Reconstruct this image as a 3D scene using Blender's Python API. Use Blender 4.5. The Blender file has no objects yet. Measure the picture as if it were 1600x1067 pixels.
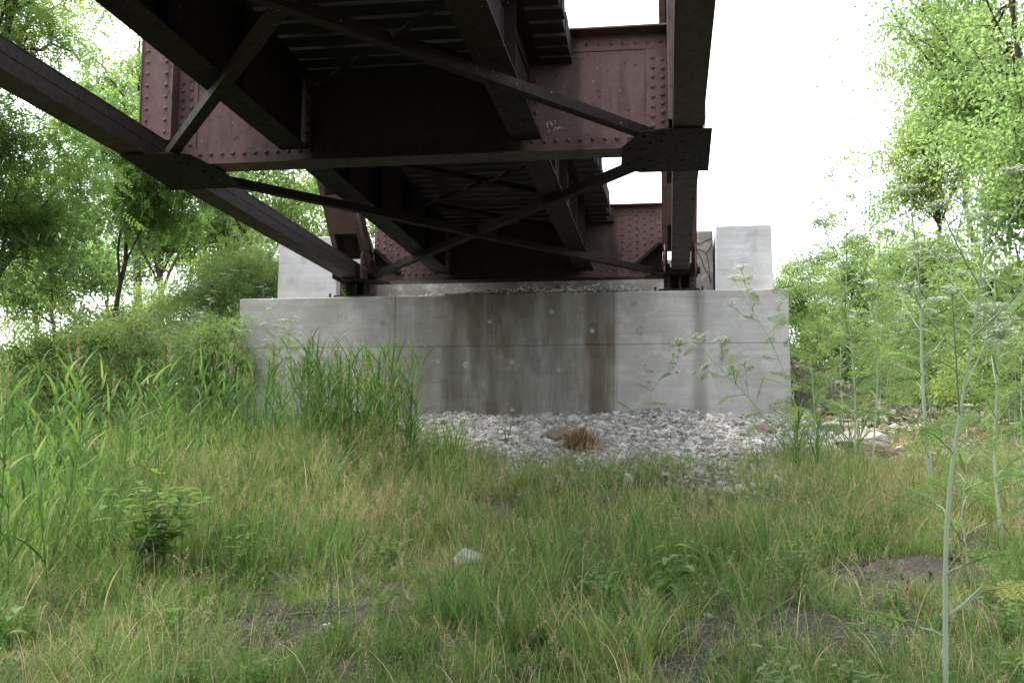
import bpy, bmesh, math, random, zlib
import numpy as np
from mathutils import Vector, Matrix
R_ = np.random.default_rng(7)
random.seed(7)
sc = bpy.context.scene
COL = sc.collection
PI = math.pi

# ------------------------------------------------------------------ camera
FPX, YAW, PITCH, ROLL = 1672.0, .1456, .1116, .0038
_f = np.array([-math.sin(YAW)*math.cos(PITCH), math.cos(YAW)*math.cos(PITCH), math.sin(PITCH)])
_r = np.array([math.cos(YAW), math.sin(YAW), 0.])
_u = np.cross(_r, _f)
_c, _s = math.cos(ROLL), math.sin(ROLL)
CR, CU = _c*_r+_s*_u, _c*_u-_s*_r
def ray(px, py):
    return _f+(px-800)/FPX*CR-(py-533.5)/FPX*CU
def at(px, py, Y):
    d = ray(px, py)
    return d*(Y/d[1])
def atz(px, py, z):
    d = ray(px, py)
    return d*(z/d[2])
cam = bpy.data.cameras.new('camera')
co = bpy.data.objects.new('camera', cam)
COL.objects.link(co)
cam.sensor_width = 36
cam.lens = FPX/1600*36
cam.clip_start = .05
cam.clip_end = 3000
M = Matrix.Identity(4)
for i in range(3):
    M[i][0], M[i][1], M[i][2] = CR[i], CU[i], -_f[i]
co.matrix_world = M
cam.dof.use_dof = False
sc.camera = co

# ------------------------------------------------------------------ tagging
def tag(o, label=None, cat=None, group=None, kind=None):
    if label: o['label'] = label
    if cat: o['category'] = cat
    if group: o['group'] = group
    if kind: o['kind'] = kind
    return o
def thing(name, loc, label, cat, group=None, rz=0):
    o = bpy.data.objects.new(name, None)
    COL.objects.link(o)
    o.empty_display_size = .1
    o.location = loc
    o.rotation_euler = (0, 0, rz)
    return tag(o, label, cat, group)
def dup(root, loc, rz, sc_=1., label=None, group=None, tilt=(0, 0)):
    r = root.copy(); COL.objects.link(r)
    r.location = loc; r.rotation_euler = (tilt[0], tilt[1], rz); r.scale = (sc_,)*3
    if label: r['label'] = label
    if group: r['group'] = group
    for ch in list(root.children):
        c = ch.copy(); COL.objects.link(c); c.parent = r
        for g in ch.children:
            d = g.copy(); COL.objects.link(d); d.parent = c
    return r

class MB:
    """collects vertices and faces, builds ONE mesh object"""
    def __init__(s):
        s.v = []; s.n = 0; s.f = []; s.t = []; s.sm = []
    def add(s, v, f, tint=.5, smooth=False):
        v = np.asarray(v, float).reshape(-1, 3); f = np.asarray(f, np.int64)
        s.v.append(v); s.f.append(f+s.n); s.n += len(v)
        s.t.append(np.broadcast_to(np.asarray(tint, float), (len(f),)))
        s.sm.append(np.full(len(f), smooth))
    def build(s, name, mat, parent=None, off=None):
        me = bpy.data.meshes.new(name)
        if s.v:
            v = np.concatenate(s.v)
            if off is not None: v = v-np.asarray(off)
            me.vertices.add(len(v)); me.vertices.foreach_set('co', v.astype(np.float32).ravel())
            loops = np.concatenate([f.ravel() for f in s.f])
            tot = np.concatenate([np.full(len(f), f.shape[1]) for f in s.f])
            me.loops.add(len(loops)); me.loops.foreach_set('vertex_index', loops.astype(np.int32))
            me.polygons.add(len(tot))
            st = np.concatenate([[0], np.cumsum(tot)[:-1]])
            me.polygons.foreach_set('loop_start', st.astype(np.int32))
            me.polygons.foreach_set('use_smooth', np.concatenate(s.sm))
            a = me.attributes.new('tint', 'FLOAT', 'FACE')
            a.data.foreach_set('value', np.concatenate(s.t).astype(np.float32))
            me.update(calc_edges=True)
        me.materials.append(mat)
        o = bpy.data.objects.new(name, me)
        COL.objects.link(o)
        if parent is not None: o.parent = parent
        return o
BOXF = np.array([[0, 3, 2, 1], [4, 5, 6, 7], [0, 1, 5, 4], [1, 2, 6, 5], [2, 3, 7, 6], [3, 0, 4, 7]])
def box(mb, x0, x1, y0, y1, z0, z1, tint=.5):
    v = [(x0, y0, z0), (x1, y0, z0), (x1, y1, z0), (x0, y1, z0), (x0, y0, z1), (x1, y0, z1), (x1, y1, z1), (x0, y1, z1)]
    mb.add(v, BOXF, tint)
def beam(mb, p, q, w, h, up=(0, 0, 1), ow=0, oh=0, tint=.5):
    """box of width w and height h along p->q, centre shifted by ow, oh"""
    p, q = np.array(p, float), np.array(q, float)
    d = (q-p)/np.linalg.norm(q-p)
    sx = np.cross(d, up); sx /= np.linalg.norm(sx); uz = np.cross(sx, d)
    v = []
    for e in (p, q):
        for a, b in ((-1, -1), (1, -1), (1, 1), (-1, 1)):
            v.append(e+sx*(ow+a*w/2)+uz*(oh+b*h/2))
    mb.add(v, BOXF, tint)
def angle_bar(mb, p, q, w, h, t=.012, up=(0, 0, 1), side=1):
    beam(mb, p, q, w, t, up)
    beam(mb, p, q, t, h, up, ow=side*(w/2-t/2), oh=h/2+t/2)
def plate(mb, poly, n, t):
    """polygon (list of points) extruded by t along n"""
    p = np.array(poly, float); n = np.array(n, float)*t; k = len(p)
    v = np.concatenate([p, p+n])
    mb.add(v, [list(range(k))[::-1]]); mb.n -= len(v); mb.v[-1] = v[:0]
    mb.add(v, [list(range(k, 2*k))]); mb.n -= len(v); mb.v[-1] = v[:0]
    mb.add(v, [[i, (i+1) % k, k+(i+1) % k, k+i] for i in range(k)])
def tube(mb, pts, rad, n=6, tint=.5, cap=True):
    pts = np.array(pts, float); m = len(pts)
    rad = np.broadcast_to(np.asarray(rad, float), (m,))
    d = np.gradient(pts, axis=0); d /= np.linalg.norm(d, axis=1)[:, None]+1e-12
    ref = np.array([.31, .17, .93]) if abs(d[0][2]) < .9 else np.array([1., .1, 0])
    a = np.cross(d, ref); a /= np.linalg.norm(a, axis=1)[:, None]+1e-12
    b = np.cross(d, a)
    th = np.arange(n)*2*PI/n
    v = pts[:, None]+rad[:, None, None]*(np.cos(th)[None, :, None]*a[:, None]+np.sin(th)[None, :, None]*b[:, None])
    i = np.arange(m-1)[:, None]*n; j = np.arange(n)[None]
    f = np.stack([i+j, i+(j+1) % n, i+n+(j+1) % n, i+n+j], -1).reshape(-1, 4)
    mb.add(v.reshape(-1, 3), f, tint, True)
# rivet head template: dome, axis +z
_rv = [(0, 0, 1.)]
for rr, zz in ((.62, .8), (1., .0)):
    for k in range(8):
        _rv.append((rr*math.cos(k*PI/4), rr*math.sin(k*PI/4), zz))
_rv = np.array(_rv)
_rt = np.array([[0, 1+k, 1+(k+1) % 8] for k in range(8)])
_rq = np.array([[1+k, 9+k, 9+(k+1) % 8, 1+(k+1) % 8] for k in range(8)])
def rivets(mb, pts, n=(0, -1, 0), r=.021, h=.016):
    r *= 1.12; h *= 1.2
    n = np.array(n, float); a = np.cross(n, (0.3, 0.2, .9)); a /= np.linalg.norm(a); b = np.cross(n, a)
    for p in pts:
        k = r*random.uniform(.9, 1.1)
        v = np.array(p)+_rv[:, :1]*k*a+_rv[:, 1:2]*k*b+_rv[:, 2:]*h*n
        mb.add(v, _rt, .5, True); mb.n -= len(v); mb.v[-1] = v[:0]
        mb.add(v, _rq, .5, True)

# ------------------------------------------------------------------ materials
def new_mat(name):
    m = bpy.data.materials.new(name); m.use_nodes = True
    nt = m.node_tree; nt.nodes.clear()
    out = nt.nodes.new('ShaderNodeOutputMaterial')
    return m, nt, out
def N(nt, t, **kw):
    n = nt.nodes.new(t)
    for k, v in kw.items():
        if k.startswith('i_'):
            key = k[2:]
            n.inputs[int(key) if key.isdigit() else key.replace('_', ' ')].default_value = v
        else: setattr(n, k, v)
    return n
def ramp(nt, fac, stops, interp='LINEAR'):
    r = nt.nodes.new('ShaderNodeValToRGB'); cr = r.color_ramp; cr.interpolation = interp
    while len(cr.elements) > 1: cr.elements.remove(cr.elements[-1])
    for i, (p, c) in enumerate(stops):
        c = tuple(c) if hasattr(c, '__len__') else (c, c, c)
        e = cr.elements[0] if i == 0 else cr.elements.new(p)
        e.position = p; e.color = (*c[:3], 1)
    if fac is not None: nt.links.new(fac, r.inputs[0])
    return r.outputs[0]
def coords(nt, scale=(1, 1, 1), loc=(0, 0, 0), src='Object'):
    tc = N(nt, 'ShaderNodeTexCoord'); mp = N(nt, 'ShaderNodeMapping')
    mp.inputs['Scale'].default_value = scale; mp.inputs['Location'].default_value = loc
    nt.links.new(tc.outputs[src], mp.inputs[0]); return mp.outputs[0]
def noise(nt, vec, scale, detail=5, rough=.6, dist=0):
    n = N(nt, 'ShaderNodeTexNoise', i_Scale=scale, i_Detail=detail, i_Roughness=rough, i_Distortion=dist)
    nt.links.new(vec, n.inputs['Vector']); return n.outputs[0]
def mix(nt, fac, a, b, mode='MIX'):
    m = N(nt, 'ShaderNodeMix', data_type='RGBA', blend_type=mode)
    for sock, val in ((m.inputs[0], fac), (m.inputs[6], a), (m.inputs[7], b)):
        if hasattr(val, 'links') or hasattr(val, 'is_linked'): nt.links.new(val, sock)
        elif isinstance(val, (int, float)): sock.default_value = val
        else: sock.default_value = (*val, 1)
    return m.outputs[2]
def math_(nt, op, a, b=0.):
    m = N(nt, 'ShaderNodeMath', operation=op)
    for sock, val in ((m.inputs[0], a), (m.inputs[1], b)):
        if hasattr(val, 'is_linked'): nt.links.new(val, sock)
        else: sock.default_value = val
    return m.outputs[0]
def principled(nt, out, col, rough=.8, bump=None, strength=.3, dist=.02, spec=.3):
    p = N(nt, 'ShaderNodeBsdfPrincipled')
    if hasattr(col, 'is_linked'): nt.links.new(col, p.inputs['Base Color'])
    else: p.inputs['Base Color'].default_value = (*col, 1)
    if hasattr(rough, 'is_linked'): nt.links.new(rough, p.inputs['Roughness'])
    else: p.inputs['Roughness'].default_value = rough
    p.inputs['Specular IOR Level'].default_value = spec
    if bump is not None:
        b = N(nt, 'ShaderNodeBump', i_Strength=strength, i_Distance=dist)
        nt.links.new(bump, b.inputs['Height']); nt.links.new(b.outputs[0], p.inputs['Normal'])
    nt.links.new(p.outputs[0], out.inputs[0]); return p
def leaf_mat(name, stops, transl=.45, rough=.5, spec=.25, noise_scale=0):
    """foliage: colour picked per leaf from its tint value, part of the light passes through"""
    m, nt, out = new_mat(name)
    at_ = N(nt, 'ShaderNodeAttribute', attribute_name='tint')
    c = ramp(nt, at_.outputs['Fac'], stops)
    p = N(nt, 'ShaderNodeBsdfPrincipled', i_Roughness=rough)
    p.inputs['Specular IOR Level'].default_value = spec
    nt.links.new(c, p.inputs['Base Color'])
    t = N(nt, 'ShaderNodeBsdfTranslucent')
    hs = N(nt, 'ShaderNodeHueSaturation', i_Hue=.495, i_Saturation=1.05, i_Value=1.6)
    nt.links.new(c, hs.inputs['Color']); nt.links.new(hs.outputs[0], t.inputs[0])
    mx = N(nt, 'ShaderNodeMixShader', i_0=transl)
    nt.links.new(p.outputs[0], mx.inputs[1]); nt.links.new(t.outputs[0], mx.inputs[2])
    nt.links.new(mx.outputs[0], out.inputs[0])
    return m
def steel_mat(name, base=(.106, .061, .053), dark=(.024, .017, .016), lite=(.2, .138, .13), amt=.5, drip_shade=False, spec=.3):
    m, nt, out = new_mat(name)
    v = coords(nt)
    n1 = noise(nt, v, 1.7, 8, .72); n2 = noise(nt, v, 17, 6, .7); n3 = noise(nt, v, 55, 4, .6)
    vs = coords(nt, (5, 5, .7)); n4 = noise(nt, vs, 1.6, 5, .6)
    c = ramp(nt, n1, [(.3, dark), (.48, base), (.62, base), (.8, lite)])
    c = mix(nt, ramp(nt, n4, [(.52, 0), (.68, amt)]), c, dark)                     # dark runs down the paint
    c = mix(nt, ramp(nt, n2, [(.60, 0), (.66, .8)]), c, (.014, .010, .010))         # pits where the paint has gone
    c = mix(nt, ramp(nt, n3, [(.66, 0), (.72, .55)]), c, (.20, .085, .05))          # rust specks
    n5 = noise(nt, v, 31, 3, .5)
    c = mix(nt, ramp(nt, n5, [(.70, 0), (.72, .55)]), c, (.33, .30, .29))           # flakes and lime spots
    if drip_shade:      # creosote drip stains at tie ends, plus under-deck shade painted in dark
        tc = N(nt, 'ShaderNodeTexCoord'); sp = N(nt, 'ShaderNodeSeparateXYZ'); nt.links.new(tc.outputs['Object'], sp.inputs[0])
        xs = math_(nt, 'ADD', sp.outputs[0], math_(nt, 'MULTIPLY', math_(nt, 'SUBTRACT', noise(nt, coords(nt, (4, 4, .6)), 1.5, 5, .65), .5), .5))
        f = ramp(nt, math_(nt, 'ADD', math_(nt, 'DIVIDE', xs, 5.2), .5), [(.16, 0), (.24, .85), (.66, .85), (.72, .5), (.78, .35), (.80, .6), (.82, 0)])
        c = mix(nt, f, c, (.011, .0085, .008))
    bump = math_(nt, 'ADD', n2, n3)
    principled(nt, out, c, ramp(nt, n2, [(.3, .55), (.7, .85)]), bump, .35, .006, spec)
    return m
STEEL = steel_mat('rusted brown bridge paint')
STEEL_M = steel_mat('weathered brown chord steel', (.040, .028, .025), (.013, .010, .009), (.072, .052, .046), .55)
STEEL_F = steel_mat('floor beam paint with creosote and painted shade', drip_shade=True, base=(.122, .072, .063), dark=(.028, .019, .018), lite=(.235, .16, .148))
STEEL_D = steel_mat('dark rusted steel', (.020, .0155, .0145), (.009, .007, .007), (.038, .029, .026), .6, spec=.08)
m, nt, out = new_mat('creosoted timber'); TIE = m
v = coords(nt, (1, 14, 9)); n1 = noise(nt, v, 2.2, 6, .6)
principled(nt, out, ramp(nt, n1, [(.3, (.010, .009, .008)), (.6, (.024, .02, .018)), (.8, (.055, .048, .045))]), .9, n1, .5, .01)
m, nt, out = new_mat('chalk'); CHALK = m
v = coords(nt); n1 = noise(nt, v, 160, 3, .6)
principled(nt, out, ramp(nt, n1, [(.35, (.12, .11, .11)), (.6, (.5, .49, .49))]), .95)

# concrete of the abutment: board marks, blotches, run-down stains that stay where they are
WALL_Y = 16.1
def wx(px): return float(at(px, 560, WALL_Y)[0])
X_L, X_R = wx(371.5), wx(1235)
Z_SEAT, Z_JOINT = 2.56, 1.754
def concrete_mat(name, light=(.385, .378, .366), stains=True):
    m, nt, out = new_mat(name)
    v = coords(nt, src='Object')
    vb = coords(nt, (.35, .35, 6.5)); nb = noise(nt, vb, 2.6, 6, .62)
    vb2 = coords(nt, (.9, .9, 26)); nb2 = noise(nt, vb2, 2.0, 4, .6)
    n1 = noise(nt, v, 1.1, 6, .6); n2 = noise(nt, v, 9, 6, .65); n3 = noise(nt, v, 90, 3, .6)
    c = mix(nt, ramp(nt, nb, [(.3, 0), (.7, 1)]), tuple(x*.84 for x in light), tuple(x*1.04 for x in light))
    c = mix(nt, ramp(nt, nb2, [(.55, 0), (.68, .3)]), c, tuple(x*.5 for x in light))
    c = mix(nt, ramp(nt, n1, [(.40, 0), (.70, .6)]), c, (.22, .205, .175))
    n1b = noise(nt, coords(nt, (1.2, 1.2, 1.6), (7, 3, 5)), 2.3, 7, .7)
    c = mix(nt, ramp(nt, n1b, [(.50, 0), (.70, .6)]), c, (.50, .49, .475))
    n1c = noise(nt, coords(nt, (1, 1, .55), (2, 9, 1)), 4.2, 7, .72)
    c = mix(nt, ramp(nt, n1c, [(.55, 0), (.70, .45)]), c, (.17, .155, .13))
    c = mix(nt, ramp(nt, n2, [(.62, 0), (.7, .45)]), c, (.56, .55, .54))
    if stains:
        tc = N(nt, 'ShaderNodeTexCoord'); sp = N(nt, 'ShaderNodeSeparateXYZ'); nt.links.new(tc.outputs['Object'], sp.inputs[0])
        wob = noise(nt, coords(nt, (3, 3, .5)), 1.0, 4, .6)
        xs = math_(nt, 'ADD', sp.outputs[0], math_(nt, 'MULTIPLY', math_(nt, 'SUBTRACT', wob, .5), .22))
        fx = math_(nt, 'DIVIDE', math_(nt, 'SUBTRACT', xs, X_L), X_R-X_L)
        prof = [(371, .02), (520, .06), (560, .14), (606, .2), (616, .42), (650, .55), (688, .62), (702, .97), (730, .9), (770, .97), (800, .86), (850, .85), (890, .8), (912, .84),
                (924, .98), (948, .94), (957, .82), (967, .2), (1000, .12), (1050, .2), (1082, .16), (1089, .55), (1101, .5), (1109, .1), (1170, .06), (1190, .14), (1235, .03)]
        st = [((wx(px)-X_L)/(X_R-X_L), a) for px, a in prof]
        fac = ramp(nt, fx, st)
        vn = noise(nt, coords(nt, (3.2, 3.2, .5)), 1.5, 6, .66)
        fac = math_(nt, 'MULTIPLY', fac, ramp(nt, vn, [(.3, .62), (.55, 1.)]))
        bl = noise(nt, coords(nt, (1.2, 1.2, .8)), 1.4, 5, .6)
        fac = math_(nt, 'MULTIPLY', fac, ramp(nt, bl, [(.3, .72), (.55, 1.)]))
        c = mix(nt, fac, c, mix(nt, ramp(nt, bl, [(.35, 0), (.65, 1)]), (.042, .040, .034), (.092, .078, .054)))
        # rust streak under the pour joint at the right column
        prof2 = [(371, 0), (600, 0), (608, .12), (616, .12), (624, 0), (676, 0), (684, .35), (692, .0), (912, 0), (922, .6), (932, .35), (944, .2), (954, .65), (960, .7), (966, 0), (1086, 0), (1094, .3), (1102, 0), (1235, 0)]
        fac2 = ramp(nt, fx, [((wx(px)-X_L)/(X_R-X_L), a) for px, a in prof2])
        fac2 = math_(nt, 'MULTIPLY', fac2, ramp(nt, vn, [(.35, .1), (.6, 1.)]))
        c = mix(nt, math_(nt, 'MULTIPLY', fac2, .5), c, (.105, .064, .036))
    c = mix(nt, ramp(nt, n3, [(.68, 0), (.72, .6)]), c, (.1, .1, .1))
    bump = math_(nt, 'ADD', math_(nt, 'MULTIPLY', nb2, .7), math_(nt, 'ADD', math_(nt, 'MULTIPLY', n2, .6), math_(nt, 'MULTIPLY', n3, .25)))
    principled(nt, out, c, .9, bump, .5, .01, .2)
    return m
CONC = concrete_mat('stained board marked concrete')
CONC_W = concrete_mat('pale weathered concrete', (.46, .465, .475), False)
CONC_O = concrete_mat('old brown concrete', (.17, .155, .135), False)
m, nt, out = new_mat('pale mortar patch'); PATCH = m
v = coords(nt); n1 = noise(nt, v, 14, 5, .65)
principled(nt, out, ramp(nt, n1, [(.3, (.18, .17, .155)), (.65, (.29, .28, .262))]), .95, n1, .4, .01)
def rock_mat(name, stops, sc_=6):
    m, nt, out = new_mat(name)
    v = coords(nt); a = N(nt, 'ShaderNodeAttribute', attribute_name='tint')
    n1 = noise(nt, v, sc_, 6, .65); n2 = noise(nt, v, sc_*7, 4, .6)
    f = math_(nt, 'ADD', math_(nt, 'MULTIPLY', n1, .5), math_(nt, 'MULTIPLY', a.outputs['Fac'], .5))
    c = ramp(nt, f, stops)
    c = mix(nt, ramp(nt, n2, [(.55, 0), (.7, .5)]), c, (.12, .105, .09))
    principled(nt, out, c, .92, math_(nt, 'ADD', n1, math_(nt, 'MULTIPLY', n2, .4)), .6, .02, .2)
    return m
GRAVEL = rock_mat('pale limestone gravel', [(.22, (.10, .095, .09)), (.36, (.2, .185, .165)), (.46, (.2, .195, .19)), (.56, (.28, .27, .255)), (.66, (.32, .315, .305)), (.8, (.45, .44, .42))])
BALLAST = rock_mat('grey ballast', [(.2, (.09, .088, .085)), (.5, (.24, .235, .225)), (.8, (.46, .45, .44))])
ROCKM = rock_mat('tan limestone', [(.25, (.13, .1, .08)), (.5, (.3, .25, .2)), (.75, (.45, .40, .34))], 4)
ROCKW = rock_mat('white limestone', [(.25, (.25, .24, .22)), (.5, (.45, .44, .41)), (.75, (.62, .6, .57))], 5)

# ------------------------------------------------------------------ terrain
def smax(a, b, k=.25):
    return .5*(a+b+np.sqrt((a-b)**2+k*k))
def vnoise(x, y, s=0.):
    """cheap smooth value noise from sines"""
    return (np.sin(x*1.3+2.1+s)*np.cos(y*1.1-.7+s*1.7)+.6*np.sin(x*2.9-1.2*y+s*2.3)*np.cos(y*2.3+.4*x+s)+.35*np.sin(5.7*x+3.1*y+s*.7)*np.sin(4.9*y-2.2*x+s))/1.6
def terrain(x, y):
    x = np.asarray(x, float); y = np.asarray(y, float)
    base = .6-.147*(16.1-y)
    base = np.where(y > 16.1, .6+1.5*(1-np.exp(-(y-16.1)/9)), base)
    base = np.where(y < 3, .6-.147*13.1+0*(y), base)
    dx = np.maximum(np.maximum(-5.6-x, x-.1), 0); dy = 1.3*np.maximum(19.2-y, 0)
    emb = 3.7-.82*np.sqrt(dx**2+dy**2)
    h = smax(base, emb, .5)-.06
    # the ground under the wall keeps the gravel slope
    inside = np.clip(np.minimum(x-X_L+.1, X_R+.1-x)/.5, 0, 1)*np.clip((20-y)/1.5, 0, 1)
    h = h*(1-inside)+np.minimum(base, h)*inside
    near = np.exp(-((y-8)/14)**2)
    h = h+.05*vnoise(x*1.1, y*1.1)*near+.025*vnoise(x*3.3, y*3.1, 2)*near
    far = np.clip((y-60)/200, 0, 1)
    return h-far*3
def onground(px, Y):
    """ground point under image column px at depth Y"""
    z = 0
    for _ in range(6):
        d = at(px, 700, Y); 
        py = 700
        # column at the height of the ground
        x = d[0]; z = float(terrain(x, Y))
    return np.array([x, Y, z])
def axis(lo, hi, fine_lo, fine_hi, step, grow=1.25):
    a = list(np.arange(fine_lo, fine_hi+step/2, step)); s = step
    while a[-1] < hi: s *= grow; a.append(min(a[-1]+s, hi))
    s = step
    while a[0] > lo: s *= grow; a.insert(0, max(a[0]-s, lo))
    return np.array(a)
gx = axis(-900, 900, -13, 9, .09); gy = axis(-40, 1500, 3, 20, .08)
XX, YY = np.meshgrid(gx, gy); ZZ = terrain(XX, YY)
ZZ = ZZ+np.where((YY > 2) & (YY < 21), .02*R_.standard_normal(XX.shape), 0)
i = (np.arange(len(gy)-1)[:, None]*len(gx)+np.arange(len(gx)-1)[None]).ravel()
gf = np.stack([i, i+1, i+1+len(gx), i+len(gx)], -1)
m, nt, out = new_mat('damp mud and litter'); MUD = m
v = coords(nt); n1 = noise(nt, v, .9, 6, .6); n2 = noise(nt, v, 7, 6, .65); n3 = noise(nt, v, 45, 5, .7); n4 = noise(nt, coords(nt, (30, 8, 20)), 3, 4, .6)
c = ramp(nt, n1, [(.32, (.036, .029, .025)), (.5, (.066, .054, .045)), (.68, (.125, .1, .078))])
c = mix(nt, ramp(nt, n2, [(.45, 0), (.68, .7)]), c, (.045, .036, .03))
c = mix(nt, ramp(nt, n4, [(.6, 0), (.66, .7)]), c, (.3, .255, .18))
c = mix(nt, ramp(nt, n3, [(.62, 0), (.7, .5)]), c, (.24, .2, .15))
principled(nt, out, c, .85, math_(nt, 'ADD', n2, math_(nt, 'MULTIPLY', n3, .6)), 1., .05, .3)
g = MB(); g.add(np.stack([XX, YY, ZZ], -1), gf, .5, True)
ground = g.build('ground', MUD)
tag(ground, 'muddy brown ground sloping up to the foot of the concrete wall', 'ground', kind='structure')

# ------------------------------------------------------------------ the bridge
XR, W, ZC = .196, 5.2, 2.884
XL = XR-W; XM = (XR+XL)/2
Y0, Y1, Y2 = 9.84-7.04, 9.84, 16.88
ZT = 4.045
B0 = (XM, Y2, Z_SEAT)
bridge = thing('steel_bridge', B0, 'dark rust brown riveted steel truss bridge seen from below, resting on the concrete abutment', 'bridge')
def bpart(name, mb, mat=None, parent=None):
    return mb.build(name, mat or STEEL, parent if parent is not None else bridge, off=B0)
YN = -15.   # the span runs on over the camera
for X, sgn in ((XL, 1), (XR, -1)):
    q = MB()
    # two channels stacked with an open seam between them, and a cover plate below
    for x_ in (X-.105, X+.105):
        box(q, x_-.024, x_+.024, YN, Y2+.1, ZC+.012, ZC+.118)
        box(q, x_-.024, x_+.024, YN, Y2+.1, ZC+.126, ZC+.239)
        box(q, x_-.017, x_+.017, YN, Y2+.1, ZC+.117, ZC+.127)
    box(q, X-.129, X+.129, YN, Y2-.05, ZC, ZC+.0115)
    box(q, X-.132, X+.132, YN, Y2+.1, ZC+.2395, ZC+.25)
    for yy in np.arange(Y1+1., Y2-.4, .9): rivets(q, [(X-.1, yy, ZC), (X+.1, yy, ZC)], (0, 0, -1), .017, .012)
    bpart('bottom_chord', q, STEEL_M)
# hip verticals, end posts, top chord, diagonals
def built_up(p, q_, w, d, tie=.9, mat=None, name='post'):
    """two side plates joined by batten plates"""
    q = MB(); p = np.array(p, float); q_ = np.array(q_, float); L = np.linalg.norm(q_-p); dr = (q_-p)/L
    up = np.array((0, 1., 0)) if abs(dr[2]) > .9 else np.array((0, 0, 1.))
    for s in (-1, 1):
        beam(q, p, q_, .014, d, up, ow=s*w/2)
        beam(q, p, q_, .075, .012, up, ow=s*(w/2+.02), oh=d/2+.0065); beam(q, p, q_, .075, .012, up, ow=s*(w/2+.02), oh=-d/2-.0065)
    if name == 'end_post':
        beam(q, p+dr*.25, q_, w+.13, .012, up, oh=d/2+.02)
        for a_, b_ in [(.95, 1.65)]+[(2.4+1.2*k_, 2.8+1.2*k_) for k_ in range(5)]:
            beam(q, p+dr*a_, p+dr*b_, w+.11, .012, up, oh=-d/2-.02)
    else:
        for k in np.arange(.35, L-.2, tie):
            for o_ in (d/2+.02, -d/2-.02):
                beam(q, p+dr*k, p+dr*(k+.32), w+.06, .012, up, oh=o_)
    return bpart(name, q, mat)
for X, sgn in ((XL, 1), (XR, -1)):
    # hip vertical: front flange with a row of rivets, inner edge strips
    q = MB()
    box(q, X-.16, X+.16, Y1-.16, Y1-.148, ZC+.255, 9.8)
    box(q, X-.16, X+.16, Y1+.148, Y1+.16, ZC+.255, 9.8)
    for x_ in (X-.168, X+.162): box(q, x_, x_+.012, Y1-.175, Y1+.175, ZC+.255, 9.8)
    for z in np.arange(ZC+.34, 5.6, .12): rivets(q, [(X+sgn*.10, Y1-.16, z), (X-sgn*.10, Y1-.16, z)], (0, -1, 0), .019, .015)
    bpart('post', q)
    built_up((X, Y2-.12, ZC+.1), (X, Y1+.3, 9.75), .40, .30, 1.15, name='end_post')
    built_up((X, Y0, ZC+.3), (X, Y1-.25, 9.6), .3, .22, 1.6, name='diagonal')
    built_up((X, YN, 9.95), (X, Y1+.3, 9.95), .42, .32, 1.2, name='top_chord')
# floor beams
def floor_beam(Y, xl, xr, far):
    q = MB()
    box(q, xl, xr, Y-.006, Y+.006, ZC+.013, ZT-.016)
    fw = .2 if not far else .17
    box(q, xl, xr-.0, Y-fw, Y+fw, ZT-.015, ZT)
    box(q, xl, xr, Y-.155, Y+.155, ZC-.0, ZC+.0125)
    for s in (-1, 1):
        ya, yb = (Y-.019, Y-.0065) if s < 0 else (Y+.0065, Y+.019)
        box(q, xl, xr, ya, yb, ZT-.165, ZT-.016); box(q, xl, xr, ya, yb, ZC+.013, ZC+.195)
    for x in np.arange(xl+.08, xr-.02, .115):
        rivets(q, [(x, Y-.019, ZT-.1), (x+.05, Y-.019, ZC+.135)], (0, -1, 0), .022, .017)
    for e, s in ((xr, -1), (xl, 1)):
        # end angles with two rivet columns
        x0, x1 = sorted((e, e+s*.2))
        box(q, x0, x1, Y-.0195, Y-.0068, ZC+.197, ZT-.167)
        if far:
            x0, x1 = sorted((e+s*.201, e+s*.72))
            box(q, x0, x1, Y-.017, Y-.0068, ZC+.197, ZT-.167)
            for r_ in range(8):
                for c_ in range(6):
                    rivets(q, [(e+s*(.05+.115*c_), Y-.0185, ZC+.22+.105*r_+(.05 if c_ % 2 else 0))], (0, -1, 0), .02, .015)
        else:
            for z in np.arange(ZC+.2, ZT-.2, .085):
                rivets(q, [(e+s*.045, Y-.0195, z)], (0, -1, 0), .022, .017)
            for z in np.arange(ZC+.24, ZT-.2, .095):
                rivets(q, [(e+s*.135, Y-.0195, z)], (0, -1, 0), .022, .017)
    # angles where the stringers frame in
    for xs in (-1.285, -3.55):
        for s in (-1, 1):
            x0, x1 = sorted((xs+s*.012, xs+s*.11))
            box(q, x0, x1, Y-.032, Y-.0195, ZC+.197, ZT-.3)
            rivets(q, [(xs+s*.07, Y-.032, z) for z in np.arange(ZC+.2, ZT-.35, .105)], (0, -1, 0), .02, .015)
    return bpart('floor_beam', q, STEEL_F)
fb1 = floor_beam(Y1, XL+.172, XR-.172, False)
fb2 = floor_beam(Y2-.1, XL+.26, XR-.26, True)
floor_beam(Y0, XL+.172, XR-.172, False)
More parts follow.
